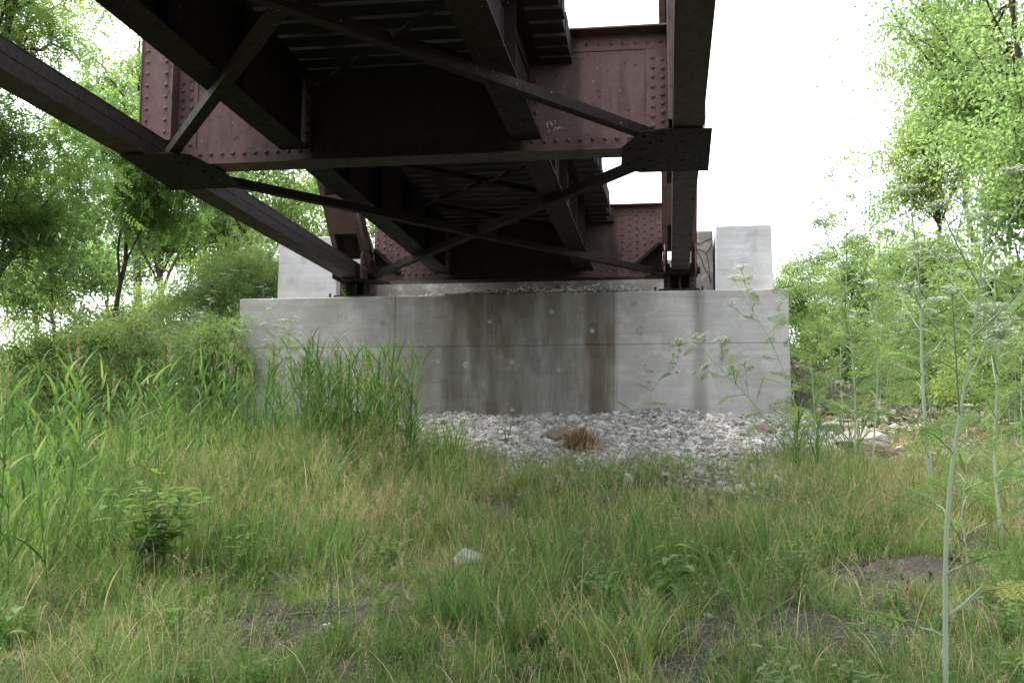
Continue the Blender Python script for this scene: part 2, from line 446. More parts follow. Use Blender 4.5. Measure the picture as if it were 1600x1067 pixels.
# handwriting in chalk on the web of the near floor beam: FB2 over a second short scrawl
q = MB()
def stroke(pts):
    P3 = [at(px, py, Y1-.0075) for px, py in pts]
    tube(q, P3, .0032, 5)
def cz(u, w): return (820+u/8.893, 120+w/8.893)      # letters traced at their size on the plate
for s_ in ([(300, 640), (312, 690), (322, 720)], [(300, 640), (340, 622)], [(308, 672), (345, 652)],
           [(358, 628), (366, 690)], [(358, 628), (378, 632), (382, 650), (364, 660)], [(364, 660), (392, 662), (396, 680), (368, 694)],
           [(402, 622), (418, 608), (430, 616), (420, 640), (404, 660), (438, 652)],
           [(330, 726), (322, 740), (340, 742), (346, 762), (322, 780)], [(412, 716), (394, 718), (396, 742), (416, 738)],
           [(420, 742), (426, 712), (444, 708)], [(440, 706), (460, 704), (452, 738)],
           [(466, 730), (478, 692), (492, 696), (482, 712), (500, 716), (522, 722)]):
    stroke([cz(*p) for p in s_])
w_ = q.build('chalk_writing', CHALK, fb1, off=B0)
# knee brackets by the end posts
for X, s in ((XR-.26, -1), (XL+.26, 1)):
    q = MB(); y = Y2-.1-.034
    a, b = (X+s*.02, y, ZC+.52), (X+s*.46, y, ZC+.13)
    plate(q, [(X+s*.02, y-.008, ZC+.50), (X+s*.02, y-.008, ZC+.16), (X+s*.40, y-.008, ZC+.16)][::s], (0, -1, 0), .01)
    beam(q, a, b, .1, .014, (0, -1, 0), ow=0, oh=.05); beam(q, a, b, .014, .12, (0, -1, 0), ow=0, oh=.08)
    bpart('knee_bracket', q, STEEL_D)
# stringers with flanges, stiffeners
for (ya, yb) in ((Y0+.17, Y1-.17), (Y1+.17, Y2-.27)):
    for xs in (-1.285, -3.55):
        q = MB()
        box(q, xs-.006, xs+.006, ya-.1, yb+.1, ZC+.122, 3.755)
        box(q, xs-.14, xs+.14, ya, yb, ZC+.105, ZC+.1215); box(q, xs-.13, xs+.13, ya, yb, 3.756, 3.77)
        for s in (-1, 1):
            x0, x1 = sorted((xs+s*.0065, xs+s*.018))
            box(q, x0, x1, ya, yb, ZC+.122, ZC+.23); box(q, x0, x1, ya, yb, 3.63, 3.7555)
            for yy in np.arange(ya+1.1, yb-.5, 1.35):
                x0, x1 = sorted((xs+s*.0185, xs+s*.115))
                box(q, x0, x1, yy, yy+.014, ZC+.123, 3.755)
        rivets(q, [(xs+.018, yy, ZC+.185) for yy in np.arange(ya+.1, yb, .14)], (1, 0, 0), .019, .014)
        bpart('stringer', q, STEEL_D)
    # cross bracing between the stringers
    q = MB(); n_ = 3
    for k in range(n_):
        a, b = ya+(yb-ya)*k/n_, ya+(yb-ya)*(k+1)/n_
        angle_bar(q, (-3.37, a+.1, 3.60), (-1.44, b-.1, 3.60), .065, .05)
        angle_bar(q, (-1.44, a+.1, 3.53), (-3.37, b-.1, 3.53), .065, .05)
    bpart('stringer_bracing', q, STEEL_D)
# bottom lateral braces
def lateral(p, q_, z, side=1):
    mb = MB(); p = np.array((*p, z)); q_ = np.array((*q_, z))
    angle_bar(mb, p, q_, .098, .075, .012, side=side)
    rivets(mb, [p+(q_-p)*t for t in (.03, .045, .955, .97)], (0, 0, -1), .018, .014)
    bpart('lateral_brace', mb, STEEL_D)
ins = .32
for a, b in ((Y1, Y2), (Y0, Y1), (Y0-7.04, Y0)):
    lateral((XL+.2, a+ins*.75), (XR-.2, b-ins*.8), ZC-.008)
    lateral((XR-.2, a+ins*.75), (XL+.2, b-ins*.8), ZC+.020, -1)
# gusset plates under the chords at the near floor beam and at the end
def gusset(poly, z=ZC-.026, t=.011):
    q = MB(); P3 = [atz(px, py, z) for px, py in poly]
    ar = sum(P3[i][0]*P3[(i+1) % len(P3)][1]-P3[(i+1) % len(P3)][0]*P3[i][1] for i in range(len(P3)))
    if ar < 0: P3 = P3[::-1]
    plate(q, P3, (0, 0, 1), t)
    c_ = np.mean(P3, 0)
    rivets(q, [c_*(1-k)+p*k for p in P3 for k in (.8, .45)], (0, 0, -1), .018, .012)
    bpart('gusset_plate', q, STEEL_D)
gusset([(1000, 207), (1040, 202), (1113, 202), (1107, 267), (1000, 270), (970, 263), (972, 232)])
gusset([(187, 243), (268, 240), (296, 243), (352, 270), (376, 293), (270, 298)])
for X, s in ((XR, -1), (XL, 1)):
    q = MB(); z = ZC-.026
    p = [(X-s*.12, Y2-.75, z), (X+s*.14, Y2-.75, z), (X+s*.55, Y2-.36, z), (X+s*.55, Y2-.1, z), (X-s*.12, Y2-.1, z)]
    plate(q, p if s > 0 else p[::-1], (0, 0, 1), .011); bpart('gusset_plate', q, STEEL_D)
# bearing shoes: bed plates, side plates with pin and nuts
for X, s in ((XR, -1), (XL, 1)):
    q = MB()
    box(q, X-.42, X+.38, Y2-.45, Y2+.35, Z_SEAT, Z_SEAT+.055); box(q, X-.33, X+.3, Y2-.36, Y2+.3, Z_SEAT+.056, Z_SEAT+.10)
    for x_ in (X-.20, X+.20):
        plate(q, [(x_-.016, Y2-.3, Z_SEAT+.101), (x_-.016, Y2+.28, Z_SEAT+.101), (x_-.016, Y2+.13, Z_SEAT+.62), (x_-.016, Y2-.15, Z_SEAT+.62)][::-1], (1, 0, 0), .032)
        box(q, x_-.05, x_+.05, Y2-.318, Y2-.302, Z_SEAT+.101, Z_SEAT+.5)
        rivets(q, [(x_, Y2-.318, Z_SEAT+.16+.07*k) for k in range(5)], (0, -1, 0), .02, .02)
    for dx, dy in ((-.38, -.41), (.34, -.41), (-.38, .3), (.34, .3)):
        tube(q, [(X+dx, Y2+dy, Z_SEAT+.055), (X+dx, Y2+dy, Z_SEAT+.12)], .02, 6)
    box(q, X-.18, X+.18, Y2-.07, Y2+.07, Z_SEAT+.101, Z_SEAT+.40); box(q, X-.02, X+.02, Y2-.27, Y2-.071, Z_SEAT+.101, Z_SEAT+.36)
    b_ = bpart('bearing_shoe', q, STEEL_M)
    q = MB(); tube(q, [(X-.32, Y2, ZC+.12), (X+.32, Y2, ZC+.12)], .06, 14)
    for x_ in (X-.27, X+.25): tube(q, [(x_, Y2, ZC+.12), (x_+.03, Y2, ZC+.12)], .11, 6)
    q.build('pin', STEEL_D, b_, off=B0)
    # web gusset at the foot of the inclined post, thick with rivets
    q = MB()
    for x_ in (X-.235, X+.222):
        plate(q, [(x_, Y2+.12, ZC-.02), (x_, Y2-.78, ZC-.02), (x_, Y2-.78, ZC+.30), (x_, Y2-.40, ZC+.80), (x_, Y2+.12, ZC+.5)], (1, 0, 0), .013)
        for r_ in range(6):
            for c_ in range(7):
                y_, z_ = Y2-.70+.11*c_, ZC+.04+.11*r_
                if z_-ZC < .30+(y_-(Y2-.78))*1.2 and (y_ < Y2-.35 or z_-ZC < .5):
                    rivets(q, [(x_+.013, y_, z_)], (1, 0, 0), .017, .013); rivets(q, [(x_, y_, z_)], (-1, 0, 0), .017, .013)
    bpart('post_gusset', q)
# ties and rails
y = -14.5; back = MB()
while y < 21.0:
    q = MB() if y > -4 else back; e = .05*random.uniform(-1, 1); w_ = random.uniform(.2, .235); dz = random.uniform(-.01, .012)
    box(q, -3.94+e, -.87+e, y, y+w_, 3.771, 4.0+dz)
    if q is not back: bpart('tie', q, TIE)
    y += w_+random.uniform(.04, .075)
bpart('ties_behind_camera', back, TIE)['kind'] = 'stuff'
for x_ in (XM-.755, XM+.755):
    q = MB(); z = 4.014
    box(q, x_-.07, x_+.07, -15., 21, z, z+.015); box(q, x_-.009, x_+.009, -15., 21, z+.0152, z+.125); box(q, x_-.036, x_+.036, -15., 21, z+.1252, z+.16)
    bpart('rail', q, STEEL_D)
for x_ in (-3.78, -1.02):
    q = MB(); box(q, x_-.07, x_+.07, -15., 21, 4.014, 4.13); bpart('guard_timber', q, TIE)

# ------------------------------------------------------------------ the abutment
A0 = ((X_L+X_R)/2, WALL_Y, .4)
abut = thing('bridge_abutment', A0, 'grey board marked concrete abutment with dark brown water stains under the bridge end', 'abutment')
def conc_block(bm, x0, x1, y0, y1, z0, z1, bev=.012, batter=0):
    r = bmesh.ops.create_cube(bm, size=1)
    for v_ in r['verts']:
        v_.co = (x0 if v_.co.x < 0 else x1, y0 if v_.co.y < 0 else y1, z0 if v_.co.z < 0 else z1)
        if batter and v_.co.z > (z0+z1)/2: v_.co.x += batter*(1 if v_.co.x < (x0+x1)/2 else -1)
    es = list({e for v_ in r['verts'] for e in v_.link_edges})
    bmesh.ops.bevel(bm, geom=es, offset=bev, segments=2, affect='EDGES', profile=.5)
def bm_obj(name, bm, mat, parent, off):
    bmesh.ops.translate(bm, verts=bm.verts, vec=[-x for x in off])
    me = bpy.data.meshes.new(name); bm.to_mesh(me); bm.free(); me.materials.append(mat)
    o = bpy.data.objects.new(name, me); COL.objects.link(o); o.parent = parent; return o
bm = bmesh.new()
xj = [X_L, wx(617), wx(958.5), X_R]
box_core = (X_L+.05, X_R-.05, WALL_Y+.012, 19, -.3, Z_SEAT-.012)
conc_block(bm, *box_core, bev=.004)
for a, b in zip(xj[:-1], xj[1:]):
    g_ = .0022
    conc_block(bm, a+g_, b-g_, WALL_Y+R_.uniform(0, .004), 18.9, -.3, Z_JOINT-.004, .009)
    conc_block(bm, a+g_, b-g_, WALL_Y+R_.uniform(0, .004), 18.9, Z_JOINT+.004, Z_SEAT, .012)
bw = bm_obj('breast_wall', bm, CONC, abut, (0, 0, 0)); bw.parent = None
bw.parent = abut; bw.location = [-a for a in A0]
def apart(name, blocks, mat):
    bm = bmesh.new()
    for b in blocks: conc_block(bm, *b)
    o = bm_obj(name, bm, mat, abut, (0, 0, 0)); o.location = [-a for a in A0]; return o
yw = 17.1
xa, xb = at(1117, 400, yw)[0], at(1208, 400, yw)[0]; zt = at(1160, 352, yw)[2]
apart('wing_wall', [(xa, xb, yw, 19.6, Z_SEAT-.05, zt, .015, .02)], CONC_W)
xa2, xb2 = at(434, 420, yw)[0], at(527, 420, yw)[0]; zt2 = at(470, 371, yw)[2]
apart('wing_wall', [(xa2, xb2, yw, 19.6, Z_SEAT-.05, zt2, .015, .02)], CONC_W)
apart('back_wall', [(xa2+.05, at(1060, 400, 18.2)[0], 19.62, 20.2, Z_SEAT-.05, 3.70)], CONC_O)
# old remnant beside the right wing wall, cracked
xo0, xo1 = at(1070, 400, yw+.15)[0], xa-.02
o_ = apart('old_pier_remnant', [(xo0, xo1, yw+.15, 18.6, Z_SEAT-.05, at(1095, 357, yw)[2], .03)], CONC_O)
o_['label'] = 'old brown cracked concrete remnant squeezed beside the new pale wing wall'
q = MB()
for pts in ([(1083, 378), (1094, 381), (1104, 376), (1114, 372)], [(1083, 388), (1096, 391), (1104, 396), (1113, 381)], [(1084, 386), (1095, 402), (1100, 418), (1112, 440)], [(1104, 396), (1108, 420), (1110, 445)]):
    P3 = [at(px, py, yw+.148) for px, py in pts]; tube(q, P3, .006, 5)
q.build('crack', STEEL_D, o_, off=(0, 0, 0))
# mortar plugs over the form ties, irregular discs a few millimetres proud
for px, py, r_ in ((684, 565, 5), (728, 570, 7), (800, 566, 5), (765, 503, 4), (598, 505, 6), (862, 487, 5), (925, 516, 5), (990, 475, 7), (1000, 517, 9), (912, 651, 7),
                   (800, 640, 4), (1128, 560, 5), (596, 560, 4), (1040, 640, 5), (873, 578, 4), (1190, 648, 7)):
    q = MB(); c_ = at(px, py, WALL_Y); k = 14
    th = np.arange(k)*2*PI/k; rr = r_*.0075*(1+.25*R_.standard_normal(k)*.6)
    plate(q, [(c_[0]+rr[i_]*math.cos(th[i_]), WALL_Y+.006, c_[2]+rr[i_]*math.sin(th[i_])) for i_ in range(k)], (0, -1, 0), .009)
    q.build('mortar_patch', PATCH, abut, off=A0)

# ------------------------------------------------------------------ stones
def ico():
    t = (1+5**.5)/2
    v = np.array([(-1, t, 0), (1, t, 0), (-1, -t, 0), (1, -t, 0), (0, -1, t), (0, 1, t), (0, -1, -t), (0, 1, -t), (t, 0, -1), (t, 0, 1), (-t, 0, -1), (-t, 0, 1)], float)
    v /= np.linalg.norm(v[0])
    f = np.array([(0, 11, 5), (0, 5, 1), (0, 1, 7), (0, 7, 10), (0, 10, 11), (1, 5, 9), (5, 11, 4), (11, 10, 2), (10, 7, 6), (7, 1, 8), (3, 9, 4), (3, 4, 2), (3, 2, 6), (3, 6, 8), (3, 8, 9), (4, 9, 5), (2, 4, 11), (6, 2, 10), (8, 6, 7), (9, 8, 1)])
    return v, f
ICV, ICF = ico()
def rand_rot(n):
    q = R_.standard_normal((n, 4)); q /= np.linalg.norm(q, axis=1)[:, None]
    w, x, y, z = q.T
    return np.stack([np.stack([1-2*(y*y+z*z), 2*(x*y-z*w), 2*(x*z+y*w)], -1), np.stack([2*(x*y+z*w), 1-2*(x*x+z*z), 2*(y*z-x*w)], -1), np.stack([2*(x*z-y*w), 2*(y*z+x*w), 1-2*(x*x+y*y)], -1)], 1)
def stones(mb, pts, size, flat=.65):
    n = len(pts)
    v = ICV[None]*(1+.22*R_.standard_normal((n, 12, 1)))
    v = v*np.stack([R_.uniform(.7, 1.3, n), R_.uniform(.6, 1., n), R_.uniform(.4, .8, n)], -1)[:, None]
    v = np.einsum('nij,nkj->nki', rand_rot(n), v)*np.array([1, 1, flat+.15])
    v = v*np.asarray(size).reshape(-1, 1, 1)+pts[:, None]
    f = ICF[None]+12*np.arange(n)[:, None, None]
    mb.add(v.reshape(-1, 3), f.reshape(-1, 3), np.repeat(R_.random(n), 20))
n = 36000
# gravel apron at the wall foot: wide on the right, petering out towards the camera
x = R_.uniform(-4.3, 2.0, n*3); y = WALL_Y+.15-np.abs(R_.standard_normal(n*3))*2.2-.0
front = 11.3+1.6*vnoise(x*.8, x*0+3)+np.clip(-(x+1.0), 0, 5)*.75
keep = (y > front-R_.exponential(.5, n*3)) & (y > 9.5) & (y < WALL_Y+.1) & (R_.random(n*3) < np.clip((x+4.3)/.8, 0, 1))
x, y = x[keep], y[keep]
q = MB(); sz = R_.gamma(2.2, .0085, len(x))+.008
pile = .085*np.clip(1-(WALL_Y-y)/1.6, 0, 1)*np.clip(.8+.5*vnoise(x*1.7, x*0+1), .2, 1.4)
stones(q, np.stack([x, y, terrain(x, y)+sz*.3+R_.uniform(0, .03, len(x))+pile*R_.random(len(x))**.4], -1), sz)
gv = q.build('gravel', GRAVEL)
tag(gv, 'pale crushed limestone gravel spread along the foot of the wall', 'gravel', kind='stuff')
# ballast spilled on the bridge seat
q = MB(); n = 5200
x = R_.uniform(-3.9, -.4, n); y = R_.uniform(WALL_Y+.05, 18.1, n)
hh = np.clip(1-((x+1.7)/2.0)**2, 0, 1)*.17*np.clip((y-WALL_Y)/.5, 0, 1)+.01
hh = hh*np.clip(1+.5*vnoise(x*3, y*2), .3, 1.5)
sz = R_.uniform(.014, .036, n)
stones(q, np.stack([x, y, Z_SEAT+sz*.4+hh*R_.random(n)**.5], -1), sz)
x = np.concatenate([R_.uniform(X_L+.2, -4.3, 26), R_.uniform(-.2, .6, 16)]); y = R_.uniform(WALL_Y+.06, WALL_Y+.5, 42); sz = R_.uniform(.012, .035, 42)
stones(q, np.stack([x, y, np.full(42, Z_SEAT)+sz*.4], -1), sz)
tag(q.build('ballast', BALLAST), 'dark grey railway ballast spilled on the concrete bridge seat below the ties', 'gravel', kind='stuff')
# rubble on the banks both sides of the wall
q = MB(); n = 5200
x = np.concatenate([R_.uniform(1.9, 6.2, n), R_.uniform(-8.8, -6.9, n//2)]); y = np.concatenate([R_.uniform(12.5, 18.5, n), R_.uniform(12.8, 17, n//2)])
k = R_.random(len(x)) < .65*np.clip(1.1+vnoise(x*1.3, y*1.2, 5), 0, 1)
x, y = x[k], y[k]; sz = R_.gamma(2.2, .014, len(x))+.01
stones(q, np.stack([x, y, terrain(x, y)+sz*.2], -1), sz, .5)
tag(q.build('rubble', ROCKM), 'tan broken rubble and litter scattered on the banks beside the wall', 'rubble', kind='stuff')
def boulder(name, px, Y, size, label, cat, mat, flat=.6, seed=0, sink=.25, rot=0, group=None):
    rg = np.random.default_rng(seed); c_ = onground(px, Y)
    bm = bmesh.new(); bmesh.ops.create_icosphere(bm, subdivisions=4, radius=1)
    planes = [(v_/np.linalg.norm(v_), rg.uniform(.48, .86)) for v_ in rg.standard_normal((16, 3))]
    ph = rg.uniform(0, 6, 6)
    for v_ in bm.verts:
        p = np.array(v_.co)
        for nn, dd in planes:
            e = p@nn-dd
            if e > 0: p = p-nn*e*.93
        p = p*(1+.025*math.sin(9*p[0]+ph[0])*math.sin(8*p[1]+ph[1])+.02*math.sin(17*p[2]+ph[2]+5*p[0]))
        v_.co = p
    sx, sy, sz_ = size
    bmesh.ops.scale(bm, vec=(sx, sy, sz_), verts=bm.verts)
    bmesh.ops.rotate(bm, cent=(0, 0, 0), matrix=Matrix.Rotation(rot, 3, 'Z') @ Matrix.Rotation(rg.uniform(-.2, .2), 3, 'X'), verts=bm.verts)
    me = bpy.data.meshes.new(name); bm.to_mesh(me); bm.free(); me.materials.append(mat)
    o = bpy.data.objects.new(name, me); COL.objects.link(o)
    o.location = (c_[0], c_[1], c_[2]+sz_*(1-2*sink)*.75)
    return tag(o, label, cat, group)
boulder('boulder', 880, 13.9, (.28, .22, .2), 'tan angular boulder on the gravel behind the brown dead grass ball', 'boulder', ROCKM, seed=3, rot=.4)
boulder('boulder', 1340, 13.4, (.38, .3, .17), 'flat topped pale boulder on the right bank behind the hemlock stems', 'boulder', ROCKW, seed=5, rot=.2)
boulder('boulder', 1362, 12.9, (.30, .24, .15), 'dark undercut flat rock on the right bank below the pale boulder', 'boulder', ROCKM, seed=6, rot=-.3)
boulder('boulder', 1196, 14.4, (.26, .22, .15), 'brown rock half hidden in ferny leaves at the right foot of the wall', 'boulder', ROCKM, seed=8, rot=.9)
boulder('boulder', 306, 14.2, (.3, .24, .16), 'grey white rock among weeds left of the concrete wall', 'boulder', ROCKW, seed=9, rot=.2)
boulder('boulder', 1300, 14.8, (.28, .22, .14), 'pale slab rock beside the lower right corner of the wall', 'boulder', ROCKW, seed=12, rot=1.2)
boulder('rock', 729, 7.35, (.14, .11, .1), 'white pitted rock lying in the green grass in the foreground', 'rock', ROCKW, seed=28, sink=.03, rot=.3)
boulder('rock', 519, 6.05, (.045, .035, .03), 'small round pale stone on the mud patch at bottom left', 'rock', ROCKW, seed=22, rot=.3)
boulder('rock', 1222, 5.55, (.05, .04, .033), 'small white stone on mud beside the fallen branch', 'rock', ROCKW, seed=23, rot=1.3)
boulder('rock', 1103, 6.3, (.042, .035, .03), 'small grey stone above the fallen branch in the right foreground', 'rock', ROCKW, seed=24, rot=.8)
boulder('rock', 1125, 6.9, (.07, .045, .035), 'white flat stone half sunk in grass right of centre', 'rock', ROCKW, seed=25, rot=.1)
boulder('rock', 742, 13.2, (.12, .09, .07), 'largest tan stone on the left part of the gravel', 'rock', ROCKM, seed=26, rot=.5)
boulder('rock', 1046, 14.2, (.17, .12, .07), 'flat tan stone lying in the gravel right of the boulder', 'rock', ROCKM, seed=27, rot=.2)
#VEG
# ------------------------------------------------------------------ vegetation helpers
def gpt(px, py):
    """where the sight line through an image point meets the ground"""
    lo, hi = 3.5, 40.
    for _ in range(40):
        mid = (lo+hi)/2; p = at(px, py, mid)
        if p[2] > float(terrain(p[0], mid)): lo = mid
        else: hi = mid
    p = at(px, py, lo); return np.array([p[0], lo, float(terrain(p[0], lo))])
def unit(v): return v/(np.linalg.norm(v, axis=-1, keepdims=True)+1e-9)
def strips(mb, base, az, h, lean, curve, w, S=4, tint=.5, prof=.75, fold=0.):
    """curved tapering blades: lean at the foot, lean+curve at the tip (radians from vertical)"""
    n = len(base); t = np.linspace(0, 1, S+1)
    th = lean[:, None]+curve[:, None]*(t[None, :-1]+.5/S)**1.3
    dh = np.stack([np.cos(az), np.sin(az), 0*az], -1)
    seg = (h/S)[:, None, None]*(np.sin(th)[..., None]*dh[:, None]+np.cos(th)[..., None]*np.array([0, 0, 1.]))
    pos = np.concatenate([np.zeros((n, 1, 3)), np.cumsum(seg, 1)], 1)+base[:, None]
    tw = R_.uniform(-.9, .9, n); sd = np.stack([-np.sin(az+tw), np.cos(az+tw), 0*az], -1)
    pr = np.minimum(1, (t+.15)*3)*(1-t**1.6)**prof
    ww = (w[:, None]*pr[None])[..., None]*.5
    v = np.stack([pos-sd[:, None]*ww, pos+sd[:, None]*ww], 2)
    k = 2*(S+1); j = np.arange(S)*2
    f = np.stack([j, j+1, j+3, j+2], -1)[None]+(np.arange(n)*k)[:, None, None]
    mb.add(v.reshape(-1, 3), f.reshape(-1, 4), np.repeat(np.broadcast_to(tint, (n,)), S), True)
    return pos
def leaves(mb, pos, d, nrm, L, w, tint):
    """diamond leaves, creased along the middle"""
    n = len(pos); d = unit(d); s = unit(np.cross(d, nrm)); u = np.cross(s, d)
    L = np.broadcast_to(L, (n,))[:, None]; w = np.broadcast_to(w, (n,))[:, None]
    m_ = pos+d*L*.42
    v = np.stack([pos, m_+s*w*.5+u*w*.12, pos+d*L-u*L*.08, m_-s*w*.5+u*w*.12], 1)
    f = np.arange(n)[:, None]*4+np.array([0, 1, 2, 3])
    f2 = np.concatenate([f[:, [0, 1, 2]], f[:, [0, 2, 3]]])
    tt = np.broadcast_to(tint, (n,))
    mb.add(v.reshape(-1, 3), f2, np.concatenate([tt, tt]))
def big_leaves(mb, pos, d, L, w, tint, droop=.5):
    """ovate leaves of six segments that bend down along the midrib"""
    n = len(pos); d = unit(d); up = np.array([0, 0, 1.]); s = unit(np.cross(d, up))
    t = np.linspace(0, 1, 6); prof = np.array([.06, .62, 1., .86, .5, .02])
    L = np.broadcast_to(L, (n,)); w = np.broadcast_to(w, (n,))
    u = np.cross(s, d)
    mid = pos[:, None]+d[:, None]*(L[:, None]*t)[..., None]-u[:, None]*(L[:, None]*droop*t**2*.5)[..., None]
    off = s[:, None]*(w[:, None]*prof*.5)[..., None]; lift = u[:, None]*(w[:, None]*prof*.14)[..., None]
    v = np.stack([mid-off+lift, mid, mid+off+lift], 2)
    j = np.arange(5)*3
    f = np.concatenate([np.stack([j, j+1, j+4, j+3], -1), np.stack([j+1, j+2, j+5, j+4], -1)])[None]+(np.arange(n)*18)[:, None, None]
    mb.add(v.reshape(-1, 3), f.reshape(-1, 4), np.repeat(np.broadcast_to(tint, (n,)), 10), True)

G_GRASS = leaf_mat('meadow grass', [(0, (.036, .08, .022)), (.35, (.075, .145, .034)), (.62, (.13, .205, .05)), (.8, (.2, .255, .07)), (.9, (.3, .28, .13)), (1, (.42, .35, .2))], .42, .55)
G_DRY = leaf_mat('dry straw grass', [(0, (.2, .15, .075)), (.5, (.33, .26, .14)), (1, (.45, .37, .23))], .3, .7)
G_SEED = leaf_mat('grass seed heads', [(0, (.13, .14, .05)), (.4, (.24, .2, .1)), (1, (.42, .34, .2))], .35, .7)
G_REED = leaf_mat('reed grass blades', [(0, (.026, .065, .018)), (.5, (.065, .135, .03)), (.85, (.11, .19, .042)), (1, (.19, .23, .07))], .4, .55, .14)
G_HEM = leaf_mat('hemlock leaves', [(0, (.08, .14, .045)), (.5, (.14, .215, .065)), (1, (.22, .3, .085))], .5, .55)
G_HEMY = leaf_mat('yellowing hemlock leaf', [(0, (.2, .25, .07)), (1, (.3, .31, .1))], .4, .6)
G_STEM = leaf_mat('hemlock stem', [(0, (.16, .22, .13)), (.5, (.24, .3, .2)), (1, (.34, .36, .28))], .12, .7, .15)
G_FLOW = leaf_mat('white flowers', [(0, (.22, .3, .17)), (.6, (.4, .45, .33)), (1, (.58, .6, .5))], .3, .7)
G_WEED = leaf_mat('broad weed leaves', [(0, (.045, .10, .025)), (.5, (.08, .16, .035)), (1, (.13, .22, .05))], .4, .42, .35)
T_DARK = leaf_mat('locust leaves', [(0, (.034, .075, .02)), (.4, (.075, .14, .035)), (.75, (.12, .2, .05)), (1, (.19, .27, .07))], .48, .5)
T_MID = leaf_mat('mid green leaves', [(0, (.05, .10, .03)), (.45, (.10, .175, .045)), (.8, (.16, .24, .06)), (1, (.25, .29, .08))], .52, .5)
T_YEL = leaf_mat('yellow green leaves', [(0, (.09, .16, .05)), (.4, (.165, .25, .08)), (.8, (.24, .31, .1)), (1, (.31, .34, .11))], .55, .5)
m, nt, out = new_mat('dark bark'); BARK = m
v = coords(nt, (9, 9, 2)); n1 = noise(nt, v, 3, 6, .65)
principled(nt, out, ramp(nt, n1, [(.3, (.022, .017, .013)), (.55, (.06, .048, .038)), (.75, (.12, .10, .08))]), .95, n1, .8, .03, .15)
m, nt, out = new_mat('dead wood'); DEAD = m
v = coords(nt, (6, 6, 6)); n1 = noise(nt, v, 8, 6, .65)
principled(nt, out, ramp(nt, n1, [(.3, (.04, .032, .026)), (.55, (.11, .092, .078)), (.75, (.2, .18, .155))]), .95, n1, .6, .01, .15)

